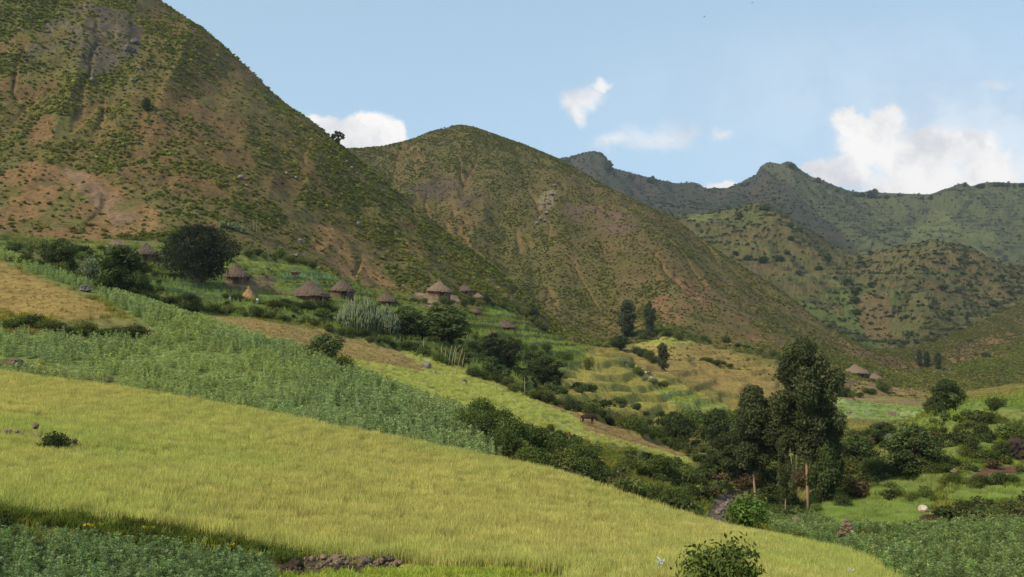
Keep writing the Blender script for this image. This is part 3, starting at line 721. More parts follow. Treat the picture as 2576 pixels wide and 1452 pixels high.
def coll(name, meshes):
    c = bpy.data.collections.new(name)
    for i, me in enumerate(meshes):
        o = bpy.data.objects.new(me.name, me); c.objects.link(o)
    return c


def quads(cen, t1, t2):
    """leaf quads (pointed diamonds) from centres and half axes"""
    n = len(cen)
    v = np.stack([cen - t1, cen - t2 * .8 + t1 * .15, cen + t1, cen + t2 * .8 + t1 * .15], 1).reshape(-1, 3)
    f = np.arange(n * 4).reshape(n, 4)
    return v, f


def unit(v): return v / np.maximum(np.linalg.norm(v, axis=-1, keepdims=True), 1e-9)


def leaf_cloud(blobs, n, size, rg, up=.25, shell=.45, tvar=.28, hang=0.0, elong=1.7):
    """blobs: (cx,cy,cz,rx,ry,rz).  Returns verts, faces, cols."""
    blobs = np.array(blobs, float)
    vol = (blobs[:, 3] * blobs[:, 4] * blobs[:, 5]) ** .67
    k = rg.choice(len(blobs), n, p=vol / vol.sum())
    d = unit(rg.normal(size=(n, 3)))
    r = shell + (1 - shell) * rg.random(n) ** .6
    lump = 1 + .18 * np.sin(d[:, 0] * 5 + k) * np.cos(d[:, 2] * 6 + k * 2)
    c = blobs[k, :3] + d * blobs[k, 3:] * (r * lump)[:, None]
    nrm = unit(d + rg.normal(size=(n, 3)) * .8 + np.array((0, 0, up)))
    t1 = unit(np.cross(nrm, rg.normal(size=(n, 3))))
    if hang: t1 = unit(t1 + np.array((0, 0, -hang)))
    t2 = np.cross(nrm, t1)
    s = size * rg.uniform(.6, 1.4, n)[:, None]
    v, f = quads(c, t1 * s * elong * .5, t2 * s * .5)
    bt = 1 + tvar * (rg.random(len(blobs)) - .5) * 2
    tint = bt[k] * rg.uniform(.7, 1.3, n)
    col = np.stack([tint * rg.uniform(.85, 1.2, n), tint, tint * rg.uniform(.8, 1.2, n)], -1)
    return v, f, np.repeat(col, 4, 0)


def bush_mesh(name, seed, n=90, size=.26, mat=None, nb=5, flat=.75):
    rg = np.random.default_rng(seed)
    bl = []
    for i in range(nb):
        an = rg.random() * 6.28; rr = rg.uniform(0, .32)
        r = rg.uniform(.22, .38)
        bl.append((math.cos(an) * rr, math.sin(an) * rr, flat * rg.uniform(.35, .65), r, r, r * flat * 1.1))
    v, f, c = leaf_cloud(bl, n, size, rg)
    v[:, 2] = np.maximum(v[:, 2], 0.0)
    return np_mesh(name, v, f, mat or M_INST, cols=c)


def tuft_mesh(name, seed, n=26, rad=.3, h=.75, w=.02, head=True, c0=(1.15, 1.0, .9), c1=(.95, 1.05, .9), lean=.16):
    rg = np.random.default_rng(seed)
    an = rg.random(n) * 6.28; rr = rad * np.sqrt(rg.random(n))
    b = np.stack([np.cos(an) * rr, np.sin(an) * rr, np.full(n, -.05)], -1)
    hh = h * rg.uniform(.8, 1.08, n)
    ln = rg.normal(0, lean, (n, 2)) * hh[:, None]
    mid = b + np.stack([ln[:, 0] * .35, ln[:, 1] * .35, hh * .6], -1)
    tip = b + np.stack([ln[:, 0], ln[:, 1], hh], -1)
    wd = unit(np.stack([rg.normal(size=n), rg.normal(size=n), np.zeros(n)], -1)) * w * .5
    ww = 1.6 if head else 1.0
    v = np.stack([b - wd, b + wd, mid + wd * ww, mid - wd * ww, tip + wd * .3, tip - wd * .3], 1)
    V = v.reshape(-1, 3); base = np.arange(n)[:, None] * 6
    F = np.concatenate([base + np.array([[0, 1, 2, 3]]), base + np.array([[3, 2, 4, 5]])])
    t = rg.uniform(.85, 1.15, n)
    cc = np.empty((n, 6, 3)); mixf = rg.random(n)[:, None, None]
    cc[:] = (np.array(c0) * (1 - mixf) + np.array(c1) * mixf)
    cc[:, :2] *= .85
    cc *= t[:, None, None]
    return np_mesh(name, V, F, M_INST, cols=cc.reshape(-1, 3))


def herb_mesh(name, seed, n=34, h=1.0, rad=.16, leaf=.11):
    """upright leafy stem plant"""
    rg = np.random.default_rng(seed)
    tt = rg.random(n) ** .8
    an = np.arange(n) * 2.4 + rg.normal(0, .3, n)
    rr = rad * (1.05 - tt * .75) * rg.uniform(.5, 1.2, n)
    lean = rg.normal(0, .05, 2)
    c = np.stack([np.cos(an) * rr + lean[0] * tt, np.sin(an) * rr + lean[1] * tt, .12 * h + tt * h * .88], -1)
    out = np.stack([np.cos(an), np.sin(an), rg.uniform(.0, .9, n)], -1); out = unit(out)
    side = unit(np.cross(out, np.array((0, 0, 1.0)) + rg.normal(size=(n, 3)) * .3))
    s = leaf * rg.uniform(.7, 1.3, n)[:, None]
    v, f = quads(c, out * s, side * s * .42)
    tint = rg.uniform(.7, 1.25, n)
    col = np.repeat(np.stack([tint, tint, tint * 1.05], -1), 4, 0)
    # stem
    b = len(v); w = .012
    sv = np.array([(-w, 0, 0), (w, 0, 0), (lean[0] + w * .4, lean[1], h), (lean[0] - w * .4, lean[1], h), (0, -w, 0), (0, w, 0), (lean[0], lean[1] + w * .4, h), (lean[0], lean[1] - w * .4, h)])
    v = np.concatenate([v, sv]); f = np.concatenate([f, np.array([[b, b + 1, b + 2, b + 3], [b + 4, b + 5, b + 6, b + 7]])])
    col = np.concatenate([col, np.full((8, 3), .8)])
    return np_mesh(name, v, f, M_INST, cols=col)


K_SCRUB = coll('scrub kinds', [bush_mesh('scrub bush', 10 + i, n=70, size=.20, nb=5) for i in range(8)])
K_BUSH = coll('leafy bush kinds', [bush_mesh('leafy bush', 30 + i, n=260, size=.11, nb=7) for i in range(6)])
K_TEFF = coll('teff kinds', [tuft_mesh('teff tuft', 50 + i, n=72, rad=.46, h=.66, w=.013) for i in range(8)])
K_GRASS = coll('grass kinds', [tuft_mesh('grass tuft', 60 + i, n=22, rad=.32, h=.42, w=.035, head=False, lean=.4) for i in range(6)])
K_LEG = coll('legume kinds', [herb_mesh('legume plant', 70 + i, n=44, h=1.0, rad=.18, leaf=.10) for i in range(8)])
K_BEAN = coll('near legume kinds', [herb_mesh('near legume plant', 90 + i, n=64, h=1.0, rad=.26, leaf=.085) for i in range(8)])
K_FLOW = coll('flower kinds', [bush_mesh('yellow flower', 110 + i, n=16, size=.22, nb=3) for i in range(3)])


def jit(n, base, s=.18, hue=.08):
    b = np.array(base)[None, :] * np.exp(RNG.normal(0, s, n))[:, None]
    return b * (1 + RNG.normal(0, hue, (n, 3)))


def do_scatter():
    x, y = GX, GY
    fieldn = fbm(x, y, 9, 4, 2)
    # near teff
    i, j, px, py, pz = sample((CROP == 1) * 8.5)
    g = np.clip(.5 * sstep(fbm(px, py, 8, 4, 3), .35, .65) + .8 * sstep(fbm(px, py, 22, 2, 6), .35, .65) - .1, 0, 1); g2 = sstep(fbm(px, py * 2.5, 3, 3, 5), .4, .7)
    c = mixc(g, np.array((0.485, 0.452, 0.185)), np.array((0.41, 0.445, 0.155))); c = mixc(g2 * .25, c, np.array((0.57, 0.48, 0.22)))
    c *= np.exp(RNG.normal(0, .04, len(px)))[:, None]
    c[px > 17] *= np.array((.66, .82, .7))
    scatter('teff_field', (px, py, pz), RNG.uniform(.78, .98, len(px)), K_TEFF, c, 'bright yellow green teff crop filling the big near field', .06)
    # pale teff on the far tongue
    i, j, px, py, pz = sample((CROP == 2) * 3.0)
    c = jit(len(px), (0.43, 0.455, 0.17), .05, .02)
    g = sstep(fbm(px, py, 12, 3, 3), .35, .65); c = mixc(g * .5, c, np.array((0.44, 0.42, 0.13)))
    scatter('teff_field', (px, py, pz), RNG.uniform(.5, .7, len(px)), K_TEFF, c, 'pale lime green crop on the narrow field beyond the legumes', .1)
    i, j, px, py, pz = sample((CROP == 4) * 1.3)
    cc = CCOL[i, j] * np.array((1.05, 1.2, 1.2)) * np.exp(RNG.normal(0, .12, len(px)))[:, None]
    scatter('stubble_grass', (px, py, pz), RNG.uniform(.13, .28, len(px)), K_TEFF, cc, 'thin brownish grass on the ripening plots', .1)
    # legumes
    nearr = (CROP == 3) & (GX > 10)
    i, j, px, py, pz = sample(nearr * 8.0 * sstep(fbm(GX, GY, 3.5, 3, 4), .30, .42))
    scatter('legume_field', (px, py, pz), RNG.uniform(.55, .85, len(px)), K_BEAN, jit(len(px), (0.22, 0.275, 0.10), .18, .06), 'dark green legume crop in the lower right corner', .08)
    i, j, px, py, pz = sample((CROP == 3) * (~nearr) * np.where(GY < 105, 5.8, 3.8) * (.35 + .65 * sstep(fbm(GX, GY * 1.5, 5, 4, 4), .34, .46)))
    g = sstep(fbm(px, py, 10, 4, 3), .35, .65)
    c = mixc(g, np.array((0.30, 0.365, 0.185)), np.array((0.36, 0.40, 0.17))) * np.exp(RNG.normal(0, .06, len(px)))[:, None]
    s = RNG.uniform(.62, .98, len(px)) * (.8 + .4 * fbm(px, py, 6, 3, 1)); s = np.stack([s * 1.15, s * 1.15, s], -1)
    scatter('legume_field', (px, py, pz), s, K_LEG, c, 'grey green knee high legume crop in the long field across the middle', .07)
    # near dark legumes in the corner
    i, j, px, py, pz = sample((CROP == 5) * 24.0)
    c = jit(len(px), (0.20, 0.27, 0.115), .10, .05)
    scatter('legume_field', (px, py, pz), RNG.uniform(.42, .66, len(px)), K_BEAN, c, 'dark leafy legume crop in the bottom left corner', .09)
    i, j, px, py, pz = sample((CROP == 8) * 26.0)  # bank grass, dark tint carries the shade along the field edge
    scatter('grass', (px, py, pz), RNG.uniform(.5, 1.1, len(px)), K_GRASS, jit(len(px), (0.10, 0.125, 0.03), .25), 'rank grass coloured dark for the shade on the bank above the corner legumes', .15)
    i, j, px, py, pz = sample((CROP == 9) * 30.0)
    scatter('grass', (px, py, pz), RNG.uniform(.3, .6, len(px)), K_GRASS, jit(len(px), (0.36, 0.40, 0.085), .12), 'short lime green grass below the stone row', .15)
    # grass
    i, j, px, py, pz = sample((CROP == 6) * np.where(GY < 100, 3.0, .9) * sstep(fieldn, .25, .5))
    c = CCOL[i, j] * np.array((1.45, 1.40, 1.15)) * np.exp(RNG.normal(0, .2, len(px)))[:, None]
    scatter('grass', (px, py, pz), RNG.uniform(.6, 1.3, len(px)), K_GRASS, c, 'rough grass on banks and slopes', .1)
    i, j, px, py, pz = sample((CROP == 7) * 2.0)
    c = CCOL[i, j] * np.array((2.7, 2.35, 1.9)) * np.exp(RNG.normal(0, .15, len(px)))[:, None]
    scatter('garden_crops', (px, py, pz), RNG.uniform(.4, .85, len(px)), K_LEG, c, 'green garden crops between the huts', .1)
    # undergrowth in the gully and along the stream
    und = np.zeros_like(GX)
    und[inpoly([(1180, 1035), (1300, 1075), (1520, 1140), (1700, 1165), (1760, 1160), (1800, 1120), (1950, 1100), (2100, 1090), (2250, 1110), (2330, 1180), (2200, 1235), (2050, 1275), (1990, 1300),
                (1900, 1300), (1895, 1225), (1820, 1228), (1780, 1262), (1745, 1310), (1600, 1275), (1290, 1165)], G0 + .03, V1, 10)] = .5
    und[inpoly([(1000, 800), (1150, 830), (1300, 860), (1400, 950), (1700, 1060), (1800, 1095), (1900, 1060), (1960, 1110), (1750, 1160), (1597, 1090), (1405, 1015), (1182, 935), (1000, 880), (700, 800), (500, 785),
                (500, 765), (700, 785), (900, 820)], YT - .05, V1 + .6, 8)] = .22
    und[inpoly([(60, 620), (300, 640), (420, 720), (520, 790), (300, 745), (100, 670), (0, 640)], G1 + .15, V1 + .3, 8)] = .25
    und[inpoly([(2000, 1100), (2300, 1080), (2640, 1010), (2640, 1230), (2300, 1230), (2150, 1260), (2000, 1260)], G0 + .3, XX, 10)] = .07
    for q_ in ([(2180, 1268), (2330, 1250), (2420, 1262), (2330, 1268)], [(2090, 1200), (2250, 1185), (2400, 1172), (2640, 1140), (2640, 1158), (2420, 1200), (2250, 1210)],
               [(2150, 1130), (2350, 1105), (2640, 1075), (2640, 1090), (2350, 1135)], [(2240, 1092), (2420, 1062), (2640, 1030), (2640, 1042), (2420, 1078)]):
        und[inpoly(q_, G0, XX, 8)] = .5
    und[inpoly([(2290, 1290), (2400, 1275), (2640, 1268), (2640, 1320), (2400, 1328)], T0, G1, 6)] = .7
    i, j, px, py, pz = sample(und * 1.2 * sstep(fbm(GX, GY, 5, 3, 6), .3, .5))
    g = sstep(fbm(px, py, 6, 3, 3), .35, .65)
    c = mixc(g, np.array((0.07, 0.090, 0.030)), np.array((0.11, 0.125, 0.040))) * np.exp(RNG.normal(0, .3, len(px)))[:, None]
    br = RNG.random(len(px)) < .05; c[br] = np.array((0.12, 0.09, 0.045))
    s = RNG.uniform(.6, 1.9, len(px))
    scatter('undergrowth', (px, py, pz - .1), s, K_BUSH, c, 'tangled dark undergrowth along gully and stream', .15)
    # scrub on the hills
    def scr(name, m, dens, smin, smax, cols, label, K=K_SCRUB):
        i, j, px, py, pz = sample(SCRUB * m * dens)
        g = sstep(fbm(px, py, 16, 3, 7), .38, .62)
        c = mixc(g, np.array(cols[0]), np.array(cols[1])) * np.exp(RNG.normal(0, .25, len(px)))[:, None]
        d = RNG.random(len(px)) < .12; c[d] = np.array(cols[2])
        s = smin + (smax - smin) * RNG.random(len(px)) ** 2.2
        s3 = np.stack([s * 1.15, s * 1.15, s * .85], -1)
        return i, j, px, py, pz - .05, s3, c
    cols1 = [(0.140, 0.165, 0.036), (0.190, 0.195, 0.044), (0.115, 0.11, 0.038)]
    i, j, px, py, pz, s3, c = scr('scrub', (S2 >= V2 - .6) & (S2 < B1), 3.3, .32, 1.25, cols1, '')
    # the largest ones on show stand as bushes of their own
    rank = np.argsort(-(s3[:, 0] / py))[:230]
    own = np.zeros(len(px), bool); own[rank] = True
    protos = [bush_mesh('hillside_bush', 200 + q, n=150, size=.15, nb=6, mat=leaf_mat('hillside bush leaves', (0.12 + .03 * (q % 3), 0.145 + .02 * (q % 2), 0.032), trans=.3)) for q in range(6)]
    for k in np.nonzero(own)[0]:
        U_ = 1288 + FPX * px[k] / py[k]; V_ = float(np.interp((pz[k] / py[k]), [-.2, .5], [1390, -300]))
        tone = 'yellowish green' if int(k) % 6 % 3 == 2 else ('mid green' if int(k) % 6 % 3 == 1 else 'dark green')
        if U_ < 130: where = 'on the bare slope at the left edge'
        elif U_ < 400: where = 'on the brown slide above the leftmost huts'
        elif U_ < 600: where = 'above the big dark spreading tree'
        elif U_ < 700: where = 'above the village grass plot'
        elif U_ < 820: where = 'above the largest hut'
        elif U_ < 950: where = 'on the bare slide above the tall hut'
        elif U_ < 1100: where = 'above the cactus thicket'
        elif U_ < 1250: where = 'above the tan roofed hut'
        else: where = 'on the spur beyond the lowest hut'
        size = 'large' if s3[k, 0] > 1.5 else ('medium' if s3[k, 0] > 1.25 else 'small')
        link('hillside_bush', protos[int(k) % 6], loc=(px[k], py[k], pz[k]), rz=float(RNG.random() * 6.28), sc=tuple(float(q) for q in s3[k]),
             label=size + ' ' + tone + ' rounded bush ' + where, cat='bush', group='bushes dotted over the left hill')
    q = ~own
    scatter('scrub', (px[q], py[q], pz[q]), s3[q], K_SCRUB, c[q], 'countless low green shrubs over the steep left hill', .2)
    i, j, px, py, pz, s3, c = scr('scrub', (S2 >= B1) & (S2 < B2), 1.6, .42, 1.3, [(0.125, 0.135, 0.032), (0.150, 0.147, 0.037), (0.105, 0.092, 0.034)], '')
    scatter('scrub', (px, py, pz), s3, K_SCRUB, c, 'countless low shrubs over the rounded middle hill', .2)
    i, j, px, py, pz, s3, c = scr('scrub', (S2 >= B2) & (S2 < B3), .16, .9, 3.6, [(0.075, 0.090, 0.026), (0.095, 0.105, 0.030), (0.055, 0.06, 0.022)], '')
    scatter('scrub', (px, py, pz), s3, K_SCRUB, c, 'dark shrubs along the terraces of the lower far hill', .15)
    i, j, px, py, pz, s3, c = scr('scrub', (S2 >= B3) & (S2 <= C4),   .035, 1.3, 4.2, [(0.04, 0.05, 0.018), (0.055, 0.062, 0.022), (0.03, 0.036, 0.016)], '')
    scatter('scrub', (px, py, pz), s3, K_SCRUB, c, 'dark shrubs over the distant mountain', .15)
    # yellow flowers near the near bank
    fl = inpoly([(440, 1375), (560, 1380), (640, 1400), (700, 1415), (720, 1440), (660, 1430), (520, 1395)], NB, T1, 6) * 1.0
    fl += inpoly([(780, 1395), (830, 1400), (830, 1412), (780, 1410)], NB, T1, 2) * 3.0
    fl += inpoly([(60, 1330), (420, 1352), (420, 1362), (60, 1342)], NB, T1, 2) * 1.0
    fl += inpoly([(75, 915), (130, 918), (130, 935), (60, 930)], G0, G1, 4) * 1.5
    fl += inpoly([(2080, 1330), (2130, 1335), (2290, 1345), (2380, 1355), (2300, 1360), (2100, 1350)], T0, G0, 4) * .5
    i, j, px, py, pz = sample(fl * 2.2)
    c = jit(len(px), (0.60, 0.42, 0.03), .1, .03)
    scatter('yellow_flowers', (px, py, pz + .25), RNG.uniform(.10, .22, len(px)), K_FLOW, c, 'small yellow wild flowers on the field banks', .1)


do_scatter()

# ------------------------------------------------------------------ object builders
def tube(bm, pts, rads, seg=7, cap=True):
    rings = []
    for i, p in enumerate(pts):
        p = Vector(p)
        d = (Vector(pts[min(i + 1, len(pts) - 1)]) - Vector(pts[max(i - 1, 0)])).normalized()
        a = d.orthogonal().normalized(); b = d.cross(a)
        if i: # keep frames aligned
            pa = rings_a[-1]; a = (pa - d * pa.dot(d)).normalized(); b = d.cross(a); rings_a.append(a)
        else: rings_a = [a]
        rings.append([bm.verts.new(p + (a * math.cos(k * 2 * math.pi / seg) + b * math.sin(k * 2 * math.pi / seg)) * rads[i]) for k in range(seg)])
    for r0, r1 in zip(rings[:-1], rings[1:]):
        for k in range(seg): bm.faces.new((r0[k], r0[(k + 1) % seg], r1[(k + 1) % seg], r1[k]))
    if cap:
        bm.faces.new(list(reversed(rings[0]))); bm.faces.new(rings[-1])


def bm_mesh(name, bm, mat, smooth=True):
    me = bpy.data.meshes.new(name); bm.normal_update(); bm.to_mesh(me); bm.free(); me.materials.append(mat)
    if smooth: me.polygons.foreach_set('use_smooth', np.ones(len(me.polygons), bool))
    return me


TREE_CACHE = {}


def tree_meshes(kind, var):
    """unit height tree: returns (trunk mesh, crown mesh)"""
    key = (kind, var)
    if key in TREE_CACHE: return TREE_CACHE[key]
    rg = np.random.default_rng(hash_seed(kind) + var * 13)
    rnd = random.Random(hash_seed(kind) + var * 7)
    bm = bmesh.new(); blobs = []
    spec = {  # crown base, crown radius, blobs, leaves, leaf size, colour, trunk radius
        'euc':     (.37, .22, 66, 30000, .0115, (0.076, 0.090, 0.036), .0065),
        'euc_s':   (.26, .21, 30, 10000, .017, (0.080, 0.095, 0.036), .010),
        'broad':   (.15, .60, 34, 12000, .026, (0.034, 0.040, 0.019), .04),
        'round':   (.16, .46, 26, 6500, .034, (0.072, 0.095, 0.030), .03),
        'pale':    (.12, .46, 22, 4500, .036, (0.12, 0.15, 0.055), .03),
        'sparse':  (.35, .38, 9, 380, .10, (0.055, 0.07, 0.03), .03),
        'narrow':  (.08, .20, 22, 3600, .028, (0.055, 0.068, 0.032), .025),
        'flat':    (.55, .55, 9, 500, .09, (0.03, 0.045, 0.022), .05),
    }[kind]
    cb, cr, nb, nl, ls, colr, tr = spec
    bend = (rnd.uniform(-.03, .03), rnd.uniform(-.03, .03))
    top = .93 if kind in ('euc', 'euc_s', 'narrow') else .6
    spine = [(bend[0] * math.sin(t * 3), bend[1] * math.sin(t * 2.3), t * top) for t in np.linspace(-.02, 1, 7)]
    tube(bm, spine, [tr * (1 - .8 * t) + .003 for t in np.linspace(0, 1, 7)], 8)
    for i in range(nb):
        t = (i + rnd.random()) / nb
        h = cb + (1 - cb) * (t * .93)
        if kind in ('euc', 'euc_s'):
            prof = (.50 + .50 * math.sin(math.pi * min(1, t * .95 + .08))) * (1 - .12 * t)
            prof *= rnd.uniform(.35, 1.25)
        elif kind == 'narrow': prof = math.sin(math.pi * (t * .85 + .12)) ** .6
        elif kind == 'flat': h = cb + (1 - cb) * rnd.uniform(.4, .9); prof = 1
        else: prof = math.sqrt(max(.05, 1 - (2 * t - .9) ** 2))
        an = i * 2.4 + rnd.uniform(-.5, .5)
        rr = cr * prof * (rnd.uniform(.25, .8))
        if kind == 'flat': rr = cr * rnd.uniform(0, .75)
        br = cr * {'euc': .31, 'euc_s': .38, 'narrow': .5, 'sparse': .34, 'flat': .34}.get(kind, .40) * rnd.uniform(.7, 1.25) * (0.6 + .4 * prof)
        c = (math.cos(an) * rr, math.sin(an) * rr, min(h, 1 - br * .8))
        blobs.append((*c, br, br, br * (.75 if kind in ('broad', 'flat', 'round') else 1.05)))
        if i % (2 if nb > 20 else 1) == 0:
            zz = max(.05, c[2] - rr * .9 - .04)
            k = min(len(spine) - 1, int(zz / top * 6)); s = Vector(spine[k])
            s.z = zz if zz < top else top
            m = s.lerp(Vector(c), .5) + Vector((0, 0, -.02))
            tube(bm, [s, m, c], [tr * .4, tr * .28, tr * .1], 5, False)
    trunk = bm_mesh('trunk', bm, M_EUCBARK if kind in ('euc', 'euc_s') else M_BARK)
    mat = leaf_mat(kind + ' leaves', colr, trans=.28, var=.15)
    v, f, c = leaf_cloud(blobs, nl, ls, rg, hang=.6 if kind in ('euc', 'euc_s') else 0, shell=.35, tvar=.35)
    v[:, 2] = np.maximum(v[:, 2], .01)
    crown = np_mesh('crown', v, f, mat, cols=c)
    wd = float(np.percentile(v[:, 0], 98.5) - np.percentile(v[:, 0], 1.5)); tp = float(np.percentile(v[:, 2], 99.5))
    TREE_CACHE[key] = (trunk, crown, wd, tp)
    return TREE_CACHE[key]


def hash_seed(s): return sum(ord(c) * (i + 3) for i, c in enumerate(s))


NAME = {'euc': 'eucalyptus_tree', 'euc_s': 'eucalyptus_tree', 'broad': 'broadleaf_tree', 'round': 'broadleaf_tree', 'pale': 'broadleaf_tree', 'sparse': 'small_tree', 'narrow': 'narrow_tree', 'flat': 'small_tree'}
_tv = [0]
ROT0 = 3.1


def tree(kind, U, V, wpx, hpx, label, group=None, Ymin=0, Ymax=1e9, var=None, sink=.15, name=None):
    p = gp(U, V, Ymin, Ymax); k = p.y / FPX
    H = hpx * k; W = wpx * k * .9
    _tv[0] += 1
    v = var if var is not None else _tv[0] % 3
    tr, cr, wd, tp = tree_meshes(kind, v)
    root = bpy.data.objects.new(name or NAME[kind], None); COL.objects.link(root); root.empty_display_size = .5
    root.location = (p.x, p.y, p.z - sink); root.rotation_euler = (0, 0, (_tv[0] * 2.4 + ROT0) % 6.28)
    sx = W / wd; root.scale = (sx, sx, H / tp)
    root['label'] = label; root['category'] = 'tree'
    if group: root['group'] = group
    link('trunk', tr, root); link('crown', cr, root)
    return root


SHRUB = {}


def shrub(U, V, wpx, hpx, label, group=None, tone=0, Ymin=0, Ymax=1e9, name='shrub', cat='shrub'):
    p = gp(U, V, Ymin, Ymax); k = p.y / FPX
    tones = [(0.062, 0.080, 0.024), (0.095, 0.125, 0.030), (0.130, 0.145, 0.038), (0.125, 0.092, 0.045), (0.17, 0.21, 0.12), (0.11, 0.175, 0.035)]
    v = random.randrange(3); key = (tone, v)
    if key not in SHRUB:
        SHRUB[key] = bush_mesh('shrub', 300 + tone * 5 + v, n=2400, size=.045, nb=14, mat=leaf_mat('shrub leaves', tones[tone], trans=.28, var=.2), flat=.85)
    H = hpx * k; W = wpx * k
    return link(name, SHRUB[key], loc=(p.x, p.y, p.z - .1), rz=random.random() * 6.28, sc=(W / .95, W / .95, H / .80), label=label, cat=cat, group=group)


def rock_mesh(name, seed, mat, sub=2, rough=.28):
    bm = bmesh.new(); bmesh.ops.create_icosphere(bm, subdivisions=sub, radius=.5)
    rg = random.Random(seed); off = Vector((rg.random() * 50, rg.random() * 50, rg.random() * 50))
    pl = [(Vector((rg.gauss(0, 1), rg.gauss(0, 1), rg.gauss(0, 1))).normalized(), rg.uniform(.30, .44)) for _ in range(7)]
    from mathutils import noise
    for v in bm.verts:
        for n, d in pl:
            e = v.co.dot(n)
            if e > d: v.co -= n * (e - d)
        v.co += v.co.normalized() * (noise.noise(v.co * 2.6 + off) * .12 + noise.noise(v.co * 7 + off) * .05 * (sub - 1))
    return bm_mesh(name, bm, mat, smooth=False)


ROCKS = {}


def rock(U, V, wpx, label, group=None, mat=None, flat=.7, Ymin=0, Ymax=1e9, name='stone', up=0.0, rotz=None):
    p = gp(U, V, Ymin, Ymax); k = p.y / FPX; W = wpx * k
    mat = mat or M_STONE; v = random.randrange(4); key = (mat.name, v, wpx > 28)
    if key not in ROCKS: ROCKS[key] = rock_mesh('stone', 500 + v, mat, 4 if wpx > 28 else 2)
    return link(name, ROCKS[key], loc=(p.x, p.y, p.z + W * flat * .28 + up), rz=random.random() * 6.28, sc=(W, W * .9, W * flat), label=label, cat='rock' if name == 'boulder' else 'stone', group=group)


ORD = ['first', 'second', 'third', 'fourth', 'fifth', 'sixth', 'seventh', 'eighth', 'ninth', 'tenth', 'eleventh', 'twelfth', 'thirteenth', 'fourteenth', 'fifteenth', 'sixteenth', 'seventeenth', 'eighteenth',
       'nineteenth', 'twentieth'] + ['twenty ' + q for q in ('first', 'second', 'third', 'fourth', 'fifth', 'sixth', 'seventh', 'eighth', 'ninth')] + ['thirtieth'] + ['thirty ' + q for q in ('first', 'second', 'third', 'fourth', 'fifth', 'sixth', 'seventh', 'eighth', 'ninth')] + ['fortieth', 'forty first']


